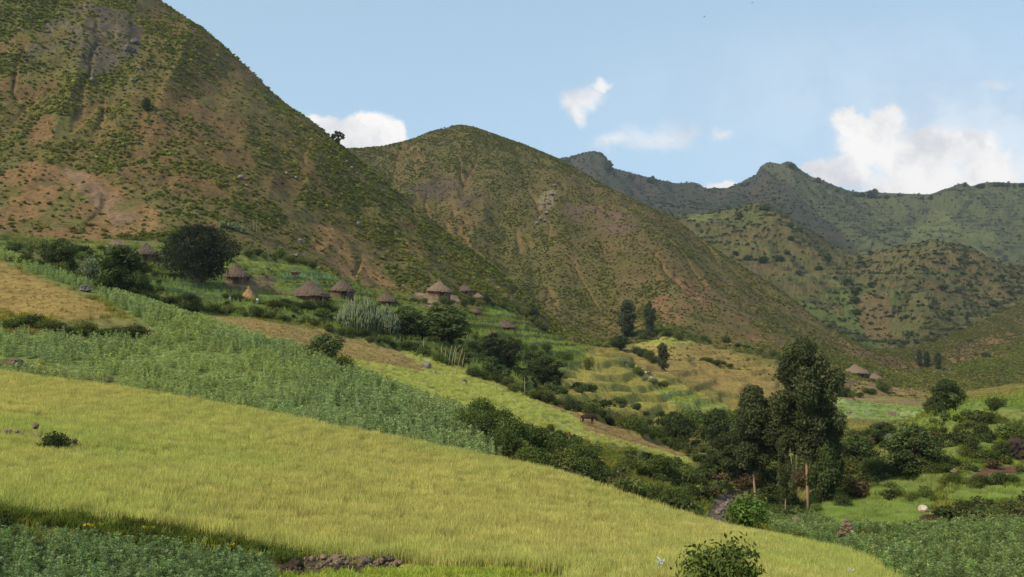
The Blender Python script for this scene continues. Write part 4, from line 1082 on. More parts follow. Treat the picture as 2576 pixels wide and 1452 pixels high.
# ---- huts
def hut(U, V, wpx, hpx, label, wall=.42, th=None, Ymin=0, Ymax=1e9, seed=0, door_shade=.3, open_=False, walls=True, group='round thatched huts of the hillside village', sticks=True, tilt=(0, 0)):
    """V = foot of the wall, wpx = eave width, hpx = foot to apex; wall = share of the height below the eaves"""
    p = gp(U, V, Ymin, Ymax); k = p.y / FPX
    W = wpx * k; H = hpx * k; R = W / 2; rg = random.Random(seed); th = th or M_THATCH; wall *= .84
    root = bpy.data.objects.new('thatched_hut', None); COL.objects.link(root); root.empty_display_size = .5
    root.location = (p.x, p.y + R * .8, p.z); root['label'] = label; root['category'] = 'hut'; root['group'] = group
    wh = H * wall; wr = R * .80
    # the ground rises behind the hut: sink it a little
    if walls:
        bm = bmesh.new(); n = 40
        if not open_:
            rings = []
            for z in (-1.6, 0, wh * .5, wh + .1):
                rings.append([bm.verts.new((math.cos(i * 2 * math.pi / n) * wr * (1 + rg.uniform(-.01, .01)), math.sin(i * 2 * math.pi / n) * wr, z)) for i in range(n)])
            for a, b in zip(rings[:-1], rings[1:]):
                for i in range(n): bm.faces.new((a[i], a[(i + 1) % n], b[(i + 1) % n], b[i]))
        link('wall', bm_mesh('wall', bm, M_MUD), root) if not open_ else bm.free()
        bm = bmesh.new(); np_ = int(2 * math.pi * wr / (.30 if not open_ else 1.0))
        for i in range(np_):
            if not open_ and rg.random() < .15: continue
            an = i * 2 * math.pi / np_ + rg.uniform(-.02, .02); r = wr + .05
            x, y = math.cos(an) * r, math.sin(an) * r
            rad = rg.uniform(.035, .07)
            tube(bm, [(x, y, -1.4), (x * (1 + rg.uniform(-.01, .02)), y, wh * .5), (x * (1 + rg.uniform(-.03, .01)), y, wh + .15)], [rad, rad * .9, rad * .8], 5)
        link('wall_poles', bm_mesh('wall_poles', bm, M_POLE), root)
        if not open_ and door_shade is not None:
            an = -math.pi / 2 + door_shade; bm = bmesh.new(); dw = .45; r = wr + .10
            c, s = math.cos(an), math.sin(an)
            pts = []
            for (u, z) in ((-dw, -.2), (dw, -.2), (dw, min(1.7, wh * .92)), (-dw, min(1.7, wh * .92))):
                for dd in (0, .06): pts.append((c * (r + dd) - s * u, s * (r + dd) + c * u, z))
            vs = [bm.verts.new(q) for q in pts]
            for f in ((0, 2, 4, 6), (7, 5, 3, 1), (0, 1, 3, 2), (2, 3, 5, 4), (4, 5, 7, 6), (6, 7, 1, 0)): bm.faces.new([vs[q] for q in f])
            link('door_shade', bm_mesh('door_shade', bm, M_DARK, False), root)  # dark slab on the wall in place of a shaded opening
    # roof
    bm = bmesh.new(); n = 56; rings = []; m = 9; rh = H - wh
    for j in range(m + 1):
        t = j / m; r = R * (1 - t) ** .93 if j < m else .04
        z = wh + rh * (t ** 1.0) * (1 - .10 * math.sin(math.pi * t)) - (.25 if j == 0 else 0)
        ring = []
        for i in range(n):
            an = i * 2 * math.pi / n
            rr = r * (1 + rg.uniform(-.03, .03) * (1 - t) + .03 * math.sin(an * 3 + seed) * (1 - t))
            zz = z + rg.uniform(-.07, .07) + (rg.uniform(-.14, .10) if j == 0 else 0) + tilt[0] * rr * math.cos(an) + .05 * math.sin(an * 2 + seed)
            ring.append(bm.verts.new((math.cos(an) * rr + tilt[1] * t * R, math.sin(an) * rr, zz)))
        rings.append(ring)
    under = [bm.verts.new((math.cos(i * 2 * math.pi / n) * wr * .9, math.sin(i * 2 * math.pi / n) * wr * .9, wh + .12)) for i in range(n)]
    for a, b in zip([under] + rings[:-1], rings):
        for i in range(n): bm.faces.new((a[i], a[(i + 1) % n], b[(i + 1) % n], b[i]))
    bm.faces.new(rings[-1])
    # hanging straws at the eaves and lying strands
    for i in range(180):
        an = rg.random() * 6.283; t = 0 if rg.random() < .55 else rg.random() * .9
        r = R * (1 - t) + .02; z = wh + rh * t - (.2 if t == 0 else -.05)
        w = .035; L = rg.uniform(.25, .55)
        cx, sx = math.cos(an), math.sin(an)
        ox = tilt[1] * t * R
        a = bm.verts.new((cx * r - sx * w + ox, sx * r + cx * w, z + .12)); b = bm.verts.new((cx * r + sx * w + ox, sx * r - cx * w, z + .12))
        c = bm.verts.new((cx * (r + L * .5) + ox, sx * (r + L * .5), z - L * .55)); bm.faces.new((a, b, c))
    roof = link('roof', bm_mesh('roof', bm, th, False), root)
    bm = bmesh.new()
    tube(bm, [(tilt[1] * R, 0, H - .35), (tilt[1] * R + .03, 0, H + .1), (tilt[1] * R + .05, 0, H + .45)], [.13, .08, .03], 6)
    link('finial', bm_mesh('finial', bm, M_POLE), roof)
    return root


HUTS = [
    (285, 634, 60, 36, 'collapsing hut with pale orange broken thatch, left of all huts', dict(wall=.5, th=M_THATCH2, seed=1, tilt=(.05, 0))),
    (358, 652, 62, 42, 'grey thatched hut between the broken hut and the big dark tree', dict(wall=.48, seed=2, tilt=(-.06, 0))),
    (585, 712, 72, 54, 'dark thatched hut just right of the big dark tree', dict(wall=.42, seed=3, tilt=(-.05, 0))),
    (668, 736, 36, 20, 'tiny hut with pinkish thatch left of the largest hut', dict(wall=.4, th=M_THATCH2, seed=4, door_shade=None)),
    (770, 760, 112, 62, 'largest hut of the village with wide grey brown roof', dict(wall=.36, seed=5, door_shade=.9)),
    (857, 752, 66, 56, 'tall mud walled hut right of the largest hut', dict(wall=.5, seed=6, tilt=(-.04, 0))),
    (968, 768, 58, 38, 'hut sunk behind shrubs with only its dull roof showing', dict(wall=.4, seed=7)),
    (1103, 747, 68, 44, 'tan roofed hut standing alone on bare earth', dict(wall=.45, th=M_THATCH2, seed=8, tilt=(-.07, 0))),
    (1167, 740, 42, 28, 'dark small hut behind the tan roofed hut', dict(wall=.42, seed=9)),
    (1202, 759, 32, 24, 'small stick store hut lower right of the tan roofed hut', dict(wall=.6, th=M_THATCH2, seed=10, door_shade=None)),
    (1194, 790, 34, 20, 'low dark roof showing above the round trees', dict(wall=.3, seed=11)),
    (1270, 834, 64, 32, 'hut with reddish wall at the lower right end of the village', dict(wall=.48, seed=12, tilt=(-.05, 0))),
    (2162, 948, 68, 32, 'far hut with broad tan roof across the valley', dict(wall=.40, th=M_THATCH2, seed=13, group='two far huts across the valley')),
    (2205, 962, 38, 24, 'far open shelter on posts beside the broad roofed far hut', dict(wall=.55, th=M_THATCH2, seed=14, open_=True, group='two far huts across the valley')),
]
for h in HUTS: hut(h[0], h[1], h[2], h[3], h[4], **h[5])


def granary(U, V, wpx, hpx):
    p = gp(U, V); k = p.y / FPX; R = wpx * k / 2; H = hpx * k
    root = bpy.data.objects.new('granary', None); COL.objects.link(root); root.location = p
    root['label'] = 'small dark granary on stilts in the green plot above the largest hut'; root['category'] = 'granary'
    for i in range(5):
        bm = bmesh.new(); an = i * 1.257; tube(bm, [(math.cos(an) * R * .7, math.sin(an) * R * .7, -.5), (math.cos(an) * R * .7, math.sin(an) * R * .7, H * .65)], [.05, .05], 6)
        link('leg', bm_mesh('leg', bm, M_POLE), root)
    bm = bmesh.new(); bmesh.ops.create_cone(bm, cap_ends=True, segments=18, radius1=R * .7, radius2=R * .8, depth=H * .3, matrix=Matrix.Translation((0, 0, H * .48)))
    link('basket', bm_mesh('basket', bm, M_POLE), root)
    bm = bmesh.new(); bmesh.ops.create_cone(bm, cap_ends=True, segments=18, radius1=R * 1.1, radius2=.05, depth=H * .42, matrix=Matrix.Translation((0, 0, H * .82)))
    for v in bm.verts: v.co += Vector((random.uniform(-.05, .05), random.uniform(-.05, .05), random.uniform(-.06, .06)))
    link('roof', bm_mesh('roof', bm, M_THATCH, False), root)


granary(743, 697, 26, 18)


def straw_stack(U, V, wpx, hpx):
    p = gp(U, V); k = p.y / FPX; R = wpx * k / 2; H = hpx * k
    bm = bmesh.new(); n = 30; rg = random.Random(3); rings = []
    for j in range(9):
        t = j / 8; r = R * (1 - t) ** .9 + .03
        rings.append([bm.verts.new((math.cos(i * 6.283 / n) * r * rg.uniform(.93, 1.07) + t * .1, math.sin(i * 6.283 / n) * r * rg.uniform(.93, 1.07), H * t + rg.uniform(-.05, .05))) for i in range(n)])
    for a, b in zip(rings[:-1], rings[1:]):
        for i in range(n): bm.faces.new((a[i], a[(i + 1) % n], b[(i + 1) % n], b[i]))
    bm.faces.new(rings[-1])
    for i in range(200):
        an = rg.random() * 6.283; t = rg.random(); r = R * (1 - t) + .05; z = H * t; w = .04; cx, sx = math.cos(an), math.sin(an)
        a = bm.verts.new((cx * r - sx * w, sx * r + cx * w, z + .3)); b = bm.verts.new((cx * r + sx * w, sx * r - cx * w, z + .3)); c = bm.verts.new((cx * (r + .2), sx * (r + .2), z - .25))
        bm.faces.new((a, b, c))
    link('straw_stack', bm_mesh('straw_stack', bm, M_STRAW, False), loc=p, label='orange pointed straw stack left of the tiny pinkish hut', cat='straw stack')


straw_stack(625, 753, 44, 30)


def sack(U, V, wpx, hpx, label):
    p = gp(U, V); k = p.y / FPX; R = wpx * k / 2; H = hpx * k; bm = bmesh.new()
    tube(bm, [(0, 0, 0), (0, 0, H * .15), (.02, 0, H * .6), (0, 0, H * .85), (.03, 0, H)], [R * .8, R, R * .9, R * .5, R * .25], 10)
    link('white_sack', bm_mesh('white_sack', bm, M_WHITE), loc=p, label=label, cat='sack', group='white sacks standing in the village')


sack(577, 756, 7, 13, 'upright white sack in the green plot left of the straw stack')
sack(647, 763, 8, 12, 'upright white sack just below the straw stack')
sack(609, 706, 11, 14, 'white sack leaning by the wall of the dark hut')

# ---- individual trees
tree('broad', 500, 712, 168, 150, 'big dark spreading tree with dense crown among the huts', Ymin=150, var=0)
tree('round', 440, 668, 60, 82, 'dark grey green tree growing against the big spreading tree', Ymin=150, var=1)
tree('round', 150, 716, 78, 100, 'round dark green tree left of the pale shrub, upper left', Ymin=118, var=0)
tree('round', 300, 758, 120, 130, 'dense dark tree clump between the pale shrub and the strip of crops', Ymin=108, Ymax=150, var=2)
tree('round', 345, 772, 80, 80, 'lower tree of the dark clump beside the crop strip', Ymin=108, Ymax=140, var=0)
tree('round', 472, 802, 66, 68, 'small dark tree standing at the left tip of the brown field', Ymin=101, var=1)
tree('round', 1120, 858, 125, 90, 'broad dark green tree below the tan roofed hut', Ymin=130, var=2)
tree('round', 1020, 850, 90, 80, 'mid green tree between the cactus thicket and the broad dark tree', Ymin=130, var=0)
tree('narrow', 1240, 915, 60, 78, 'upright dark tree below the lowest hut', Ymin=132, var=1)
tree('narrow', 1282, 925, 46, 68, 'second upright dark tree below the lowest hut', Ymin=132, var=2)
tree('round', 1375, 968, 95, 72, 'domed dark tree on the terrace above the hedge', Ymin=132, var=0)
tree('narrow', 1342, 812, 28, 46, 'narrow dark tree on the bare spur edge beyond the lowest hut', Ymin=190, var=1)
tree('narrow', 1578, 850, 46, 94, 'left of the two tall thin trees at the foot of the middle hill', Ymin=290, var=0, group='tall thin trees at the foot of the hill')
tree('narrow', 1634, 850, 30, 92, 'right of the two tall thin trees at the foot of the middle hill', Ymin=290, var=1, group='tall thin trees at the foot of the hill')
tree('round', 1560, 880, 52, 36, 'bushy green tree under the left thin tree', Ymin=290, var=1)
tree('narrow', 1668, 928, 30, 66, 'dark cone shaped tree at the end of the hedge in the tan field', Ymin=230, var=2)
tree('round', 2385, 1038, 82, 85, 'gnarled round tree on the crest of the right slope', Ymin=105, var=1)
tree('round', 2352, 1046, 48, 50, 'low leaning tree at the left of the gnarled crest tree', Ymin=105, Ymax=140, var=2)
# stream grove
tree('euc', 2034, 1296, 140, 432, 'tallest dark eucalyptus rising over the stream', Ymin=88, Ymax=120, var=0, group='eucalyptus trees by the stream')
tree('euc_s', 2090, 1290, 78, 270, 'tall eucalyptus directly right of the tallest one', Ymin=95, Ymax=125, var=1, group='eucalyptus trees by the stream')
tree('euc', 1905, 1292, 108, 315, 'shorter eucalyptus with reddish foliage left of the tallest', Ymin=95, Ymax=130, var=2, group='eucalyptus trees by the stream')
tree('euc_s', 1975, 1296, 44, 200, 'slim young eucalyptus between the tall ones', Ymin=85, Ymax=110, var=1, group='eucalyptus trees by the stream')
tree('euc_s', 1858, 1225, 70, 150, 'dark tree at the left of the stream grove', Ymin=112, Ymax=140, var=0, group='eucalyptus trees by the stream')
tree('round', 1800, 1140, 80, 110, 'dark forked tree behind the gully, left of the grove', Ymin=120, Ymax=170, var=2)
tree('round', 1700, 1118, 78, 82, 'bushy tree in the gully hedge left of the forked tree', Ymin=122, Ymax=170, var=0)
tree('round', 2080, 1290, 80, 150, 'leafy tree at the right foot of the tall eucalyptus', Ymin=90, Ymax=120, var=1)
tree('round', 2300, 1200, 125, 125, 'large dark leafy tree on the right slope', Ymin=90, Ymax=130, var=2)
tree('round', 2150, 1180, 100, 85, 'mid green tree behind the grey stemmed shrubs', Ymin=105, Ymax=140, var=0)
tree('round', 2220, 1110, 60, 50, 'olive tree under the crest of the right slope', Ymin=105, Ymax=140, var=1)
tree('round', 1800, 1205, 70, 66, 'round green tree beyond the stream bed', Ymin=112, Ymax=160, var=1)
tree('round', 1950, 1180, 70, 70, 'dark tree filling the gap behind the tall eucalyptus', Ymin=110, Ymax=170, var=2)
for (u, v, w, h, l) in [(2313, 922, 15, 44, 'left'), (2332, 925, 18, 42, 'middle'), (2360, 930, 17, 44, 'right')]:
    tree('narrow', u, v, w, h, '%s one of the three small dark trees on the far brown slope' % l, Ymin=360, group='three small trees on the far slope')
# ridge trees
tree('sparse', 848, 382, 30, 38, 'lone airy tree on the ridge of the left hill against the cloud', Ymin=330, Ymax=372, var=0)
tree('round', 368, 282, 26, 38, 'small dark round tree alone high on the left hill', Ymin=230, Ymax=380, var=1)
SKY_T = [(1418, 410, 9, 9), (1428, 405, 9, 8), (1532, 430, 16, 22), (1636, 458, 14, 12), (1642, 460, 10, 16), (1583, 443, 9, 6), (1992, 420, 16, 10), (2058, 458, 10, 12), (2152, 490, 12, 9), (2168, 493, 12, 10),
         (2190, 494, 18, 14), (2200, 494, 14, 17), (2320, 499, 9, 7), (2342, 499, 8, 9), (2428, 468, 9, 10), (2466, 470, 18, 9), (2502, 467, 9, 10), (2512, 467, 9, 10), (2522, 467, 9, 9), (2535, 467, 8, 9), (2550, 467, 8, 7), (2570, 467, 12, 8), (1880, 462, 8, 6), (2105, 479, 10, 7), (2230, 496, 14, 7)]
for n_, (u, v, w, h) in enumerate(sorted(SKY_T)):
    tree('round', u, v + 3, w * 1.35, h * 1.4, 'tiny dark tree on the far mountain skyline, ' + ORD[n_] + ' from left', Ymin=1400, var=u % 3, group='tiny trees along the far skyline', sink=1)
for n_, (u, v, w, h) in enumerate([(1928, 530, 16, 13), (1915, 528, 10, 8), (1860, 545, 14, 10), (1988, 572, 14, 10), (2008, 690, 12, 9), (1990, 605, 14, 10), (1858, 552, 10, 7)]):
    tree('round', u, v, w * 1.3, h * 1.3, 'small dark tree on the lower far hill', Ymin=700, Ymax=1000, var=u % 3, group='small trees on the lower far hill', sink=.5)
FAR_BUSH = [(2190, 640), (2350, 640), (2410, 655), (2265, 635), (2100, 700), (2130, 715), (2160, 730), (1850, 640), (1880, 655), (1920, 660), (2195, 720), (2200, 745), (2310, 760), (2330, 690), (2440, 720),
            (2150, 760), (2155, 790), (2150, 740), (2280, 800), (2390, 790), (2460, 690), (2520, 700), (2540, 740), (2420, 690), (2235, 690), (2080, 655), (1980, 640), (1960, 655), (2060, 680), (2290, 840),
            (2210, 830), (2500, 770), (2560, 690), (2370, 730), (2320, 770), (2340, 775), (2190, 815), (2440, 860), (2480, 900), (2540, 880)]
for n_, (u, v) in enumerate(sorted(FAR_BUSH)):
    s = random.uniform(9, 22)
    tree('round', u, v, s * 1.25, s * .8, 'dark rounded tree on the terraced far slope, ' + ORD[n_] + ' from left', Ymin=430, Ymax=1050, group='trees dotted over the terraced far slope', sink=.6)

# ---- named shrubs
shrub(1880, 1340, 122, 98, 'large round bright green bush at the edge of the near field by the stream', tone=5, Ymin=52, Ymax=70)
tree('pale', 818, 915, 82, 78, 'leafy bush tree standing between the legumes and the brown field', Ymin=88, Ymax=102, var=0, name='bushy_tree')
shrub(860, 935, 60, 45, 'low bush at the right foot of the lone leafy bush tree', tone=2, Ymin=85, Ymax=102)
shrub(785, 905, 40, 26, 'low bush at the left foot of the lone leafy bush tree', tone=1, Ymin=85, Ymax=102)
shrub(225, 722, 66, 76, 'silvery grey green shrub between two dark trees, upper left', tone=4, Ymin=115, Ymax=150)
shrub(138, 1146, 72, 62, 'dark green bush on the stone heap in the near field', tone=0)
shrub(1385, 1092, 28, 28, 'small round green bush on the pale field by the grey boulder', tone=1, Ymin=90)
shrub(2165, 1262, 78, 56, 'dead brown bush right of the eucalyptus grove', tone=3, Ymin=80, Ymax=110)
shrub(2120, 1285, 50, 44, 'dark bush left of the dead brown bush', tone=0, Ymin=80, Ymax=110)
shrub(1810, 1530, 190, 185, 'leafy bush rising at the bottom edge right of centre', tone=1, Ymin=28, Ymax=36)
shrub(382, 1362, 24, 44, 'dark weed clump at the shaded bank, centre one', tone=1, Ymin=30, Ymax=36)
shrub(655, 1398, 34, 42, 'dark weed clump at the right end of the shaded bank', tone=1, Ymin=30, Ymax=36)
shrub(10, 1335, 50, 60, 'dark bush at the left edge above the corner legumes', tone=0, Ymin=28, Ymax=36)
shrub(300, 1345, 24, 24, 'small weed on the shaded bank left of the centre clump', tone=1, Ymin=30, Ymax=36)
shrub(950, 1412, 46, 26, 'dry brown bush behind the stone row', tone=3, Ymin=32, Ymax=37)
shrub(790, 1402, 50, 26, 'dry dark bush behind the left end of the stone row', tone=3, Ymin=32, Ymax=37)
shrub(848, 1420, 26, 18, 'green weed growing on the stone row', tone=5, Ymin=31, Ymax=36)
shrub(2010, 1372, 66, 40, 'weedy bush on the bank between the yellow field and the legumes', tone=2, Ymin=48, Ymax=62)
shrub(2040, 1392, 50, 26, 'low weed at the lower end of that bank', tone=1, Ymin=44, Ymax=60)
shrub(2500, 1030, 50, 34, 'dark round bush below the crest of the right slope', tone=0, Ymin=98, Ymax=135)
shrub(2470, 1110, 44, 50, 'slender dark bush in the middle of the right slope', tone=0, Ymin=88, Ymax=118)
shrub(2545, 1115, 70, 60, 'leafy bush growing on top of the dark rock', tone=1, Ymin=85, Ymax=118)
shrub(2445, 1150, 40, 60, 'dark bush left of the dark rock', tone=0, Ymin=88, Ymax=110)
shrub(1480, 932, 26, 38, 'thin bare looking bush at the top of the olive terraces', tone=2, Ymin=180)


def shrubs_on(poly, n, wr, hr, label, group, tones=(0, 0, 1, 1, 2), Ymin=0, Ymax=1e9, seed=1):
    rg = random.Random(seed)
    pts = []
    for (u0, v0), (u1, v1) in zip(poly[:-1], poly[1:]): pts.append(math.hypot(u1 - u0, v1 - v0))
    L = sum(pts)
    for i in range(n):
        d = (i + rg.random() * .8) / n * L; k = 0
        while k < len(pts) - 1 and d > pts[k]: d -= pts[k]; k += 1
        f = d / pts[k]; u = poly[k][0] * (1 - f) + poly[k + 1][0] * f; v = poly[k][1] * (1 - f) + poly[k + 1][1] * f
        w = rg.uniform(*wr); shrub(u + rg.uniform(-4, 4), v + rg.uniform(-5, 5), w, w * rg.uniform(*hr), label + ', ' + ORD[i] + ' from left', group, tone=rg.choice(tones), Ymin=Ymin, Ymax=Ymax)


shrubs_on([(1170, 1085), (1250, 1130), (1330, 1185), (1420, 1215), (1520, 1240)], 20, (42, 85), (.6, .95), 'dark shrub in the belt beside the legume field end', 'shrubs in the belt beside the near fields', (0, 0, 1, 1, 2), 62, 90, 1)
shrubs_on([(1200, 1070), (1320, 1120), (1440, 1160), (1500, 1180)], 14, (45, 80), (.65, 1.0), 'dark belt shrub on the side of the pale green field', 'shrubs in the belt beside the near fields', (0, 0, 1, 1), 70, 96, 2)
shrubs_on([(1540, 1262), (1620, 1280), (1680, 1300), (1735, 1318)], 10, (40, 75), (.6, 1.0), 'olive shrub between the near field edge and the stream bed', 'shrubs leading down to the stream', (0, 1, 2, 2), 62, 90, 3)
shrubs_on([(1560, 1190), (1650, 1200), (1720, 1225), (1765, 1250)], 12, (40, 80), (.6, .9), 'olive green shrub on the mound left of the stream', 'shrubs leading down to the stream', (1, 2, 2, 1), 80, 110, 4)
shrubs_on([(1180, 945), (1290, 985), (1400, 1022), (1500, 1052), (1600, 1088), (1720, 1130)], 30, (24, 48), (.55, .9), 'small dark shrub in the hedge above the pale green field', 'hedge shrubs above the pale green field', (0, 0, 1, 2), 125, 160, 5)
shrubs_on([(500, 782), (640, 795), (800, 822), (1000, 872), (1150, 925)], 30, (20, 42), (.4, .75), 'low shrub in the hedge above the brown field', 'hedge shrubs above the brown field', (0, 1, 2, 1), 130, 165, 6)
shrubs_on([(560, 752), (700, 775), (850, 800), (950, 830)], 16, (20, 38), (.4, .7), 'leafy shrub on the terrace below the huts', 'shrubs on the terrace below the huts', (1, 1, 5), 140, 190, 7)
shrubs_on([(690, 770), (760, 775), (850, 785)], 10, (24, 40), (.45, .7), 'dark broad leaved bush in front of the largest hut', 'broad leaved bushes before the largest hut', (0, 0), 150, 190, 8)
shrubs_on([(30, 662), (100, 690), (200, 728), (420, 800)], 14, (24, 50), (.5, .9), 'shrub along the upper side of the green crop strip', 'shrubs above the crop strip', (0, 1, 2), 112, 160, 9)
shrubs_on([(10, 832), (60, 822), (90, 826), (190, 838), (230, 848), (310, 848), (350, 850)], 15, (30, 62), (.45, .7), 'dark bush on the bank between the brown strip and the legumes', 'bushes on the bank above the legumes', (0, 0, 1, 2), 80, 115, 10)
shrubs_on([(650, 855), (740, 888)], 7, (18, 34), (.5, .8), 'small bush on the legume edge near the lone tree', 'bushes on the upper legume edge', (1, 2), 85, 105, 11)
shrubs_on([(100, 628), (260, 632), (420, 660)], 12, (20, 40), (.5, .9), 'shrub around the upper left huts', 'shrubs around the upper left huts', (0, 1, 2, 5), 150, 215, 12)
shrubs_on([(620, 640), (740, 660), (800, 680)], 10, (18, 34), (.5, .8), 'shrub at the foot of the steep hill above the village plots', 'shrubs above the village plots', (0, 1, 2), 180, 240, 13)
shrubs_on([(1040, 760), (1130, 770), (1190, 765), (1260, 775), (1330, 790), (1380, 830)], 16, (18, 34), (.5, .9), 'shrub beside the right hand huts', 'shrubs beside the right hand huts', (0, 1, 2), 170, 290, 14)
shrubs_on([(1170, 880), (1300, 890), (1380, 890), (1430, 920)], 12, (26, 48), (.5, .8), 'leafy shrub on the terraces below the lowest hut', 'shrubs below the lowest hut', (0, 1, 5), 132, 240, 15)
shrubs_on([(1600, 890), (1660, 915)], 7, (24, 36), (.6, .8), 'dark shrub in the short hedge across the tan field', 'short hedge across the tan field', (0,), 230, 330, 16)
shrubs_on([(1600, 858), (1680, 850), (1850, 868), (1950, 905), (2080, 940)], 16, (16, 30), (.5, .8), 'shrub at the foot of the middle hill above the tan fields', 'shrubs along the foot of the middle hill', (0, 1), 300, 400, 17)
shrubs_on([(1570, 920), (1620, 950), (1680, 985)], 8, (18, 32), (.5, .8), 'pale stony bush on the rib between the olive and tan fields', 'bushes on the stony rib', (1, 4), 180, 330, 18)
shrubs_on([(1760, 905), (1850, 930)], 5, (16, 26), (.4, .6), 'low bush on the bank inside the tan fields', 'bushes inside the tan fields', (0, 1), 230, 340, 19)
shrubs_on([(2108, 990), (2140, 1002), (2190, 990), (2240, 985)], 8, (20, 40), (.6, .9), 'dark bush near the far huts', 'bushes near the far huts', (0, 1), 180, 380, 20)
shrubs_on([(2130, 1190), (2250, 1200), (2330, 1190), (2420, 1180)], 14, (34, 66), (.6, .9), 'dark green bush on the lower right slope', 'bushes on the right slope', (0, 0, 1, 2), 84, 125, 21)
shrubs_on([(2150, 1110), (2250, 1090), (2330, 1100), (2420, 1085), (2540, 1060)], 11, (26, 52), (.5, .8), 'bush on the upper right slope', 'bushes on the upper right slope', (0, 1, 1, 2), 95, 132, 22)
shrubs_on([(2080, 1215), (2200, 1235), (2260, 1240)], 7, (30, 50), (.6, .9), 'bush left of the middle grass patch at right', 'bushes around the grass patches at right', (0, 1, 2), 74, 110, 31)
shrubs_on([(2380, 1215), (2460, 1225), (2560, 1215)], 8, (28, 50), (.6, .9), 'bush right of the middle grass patch', 'bushes around the grass patches at right', (0, 1, 2), 70, 110, 32)
shrubs_on([(2420, 1150), (2480, 1160), (2570, 1140)], 8, (30, 50), (.6, .9), 'bush around the dark rock at right', 'bushes around the dark rock', (0, 1, 2), 74, 115, 33)
shrubs_on([(2240, 1262), (2330, 1258), (2360, 1262)], 7, (28, 42), (.6, 1.0), 'bush in front of the bright grass on the right', 'bushes before the bright grass', (1, 2), 74, 105, 23)
shrubs_on([(2330, 1315), (2420, 1310), (2560, 1312)], 11, (34, 60), (.45, .7), 'dark bush on the bank above the lower right legumes', 'bushes on the bank above the lower right legumes', (0, 1, 3), 56, 84, 24)
shrubs_on([(1720, 1090), (1850, 1075), (1950, 1080), (2100, 1090)], 12, (40, 70), (.6, .9), 'dark bush behind the eucalyptus grove', 'bushes behind the eucalyptus grove', (0, 0, 1), 125, 190, 25)
shrubs_on([(1930, 1300), (2000, 1302), (2060, 1300)], 7, (30, 48), (.5, .8), 'small dark bush at the foot of the eucalyptus trunks', 'bushes under the eucalyptus', (0, 1), 84, 105, 26)
shrubs_on([(1860, 1235), (1940, 1225), (2100, 1230)], 10, (44, 74), (.7, 1.0), 'dark bush deep in the grove by the stream', 'bushes deep in the grove', (0, 0, 3), 95, 130, 27)


def fence(U0, V0, U1, V1, hpx, label):
    a = gp(U0, V0); b = gp(U1, V1); k = a.y / FPX; h = hpx * k; n = max(6, int((b - a).length / .35)); r_ = random.Random(n)
    root = link('stick_fence', None, loc=a, label=label, cat='fence')
    bm = bmesh.new()
    for i in range(n):
        q = a.lerp(b, i / (n - 1)); q.z = ground_z(q.x, q.y); q -= a
        hh = h * r_.uniform(.7, 1.15)
        tube(bm, [(q.x, q.y, q.z - .3), (q.x + r_.uniform(-.08, .08), q.y, q.z + hh)], [.05, .03], 5)
    link('stakes', bm_mesh('stakes', bm, M_POLE), root)
    bm = bmesh.new()
    for z in (.4, .75):
        tube(bm, [((a.lerp(b, t) - a).x, (a.lerp(b, t) - a).y - .06, ground_z(*a.lerp(b, t).xy) - a.z + h * z) for t in (0, .25, .5, .75, 1)], [.035] * 5, 5)
    link('rails', bm_mesh('rails', bm, M_POLE), root)


fence(560, 722, 622, 734, 12, 'rough stick fence below the dark hut by the big tree')
fence(682, 740, 716, 746, 12, 'stick fence between the tiny hut and the largest hut')
fence(1228, 842, 1246, 846, 12, 'short stick fence left of the lowest hut')

# ---- cactus thicket (many upright fleshy stems)
def euphorbia(U, V, wpx, hpx, label, seed):
    p = gp(U, V, 130); k = p.y / FPX; W = wpx * k; H = hpx * k; rg = random.Random(seed); bm = bmesh.new()
    for i in range(260):
        an = rg.random() * 6.283; r = W * .5 * math.sqrt(rg.random()); x, y = math.cos(an) * r, math.sin(an) * r * .6
        h = H * (1 - .6 * (r / (W * .5)) ** 2) * rg.uniform(.6, 1.05)
        lx, ly = x * .12 + rg.uniform(-.25, .25), rg.uniform(-.2, .2)
        tube(bm, [(x, y, -.3), (x + lx * .5, y + ly * .5, h * .55), (x + lx, y + ly, h)], [.07, .08, .035], 5)
        for q in range(3):
            t = rg.uniform(.25, .8); bx, by, bz = x + lx * t, y + ly * t, h * t; a2 = rg.random() * 6.283; L = h * .22
            tube(bm, [(bx, by, bz), (bx + math.cos(a2) * .3, by + math.sin(a2) * .3, bz + L * .3), (bx + math.cos(a2) * .35, by + math.sin(a2) * .35, bz + L)], [.05, .06, .03], 5)
    link('cactus_thicket', bm_mesh('cactus_thicket', bm, M_CACT), loc=p, label=label, cat='cactus')


M_CACT = plain_mat('cactus skin', (0.11, 0.135, 0.065), (0.18, 0.20, 0.105), 2)
euphorbia(905, 830, 110, 92, 'grey green thicket of upright cactus stems below the tall hut', 1)
euphorbia(968, 838, 70, 74, 'smaller cactus thicket right of the tall grey green one', 2)

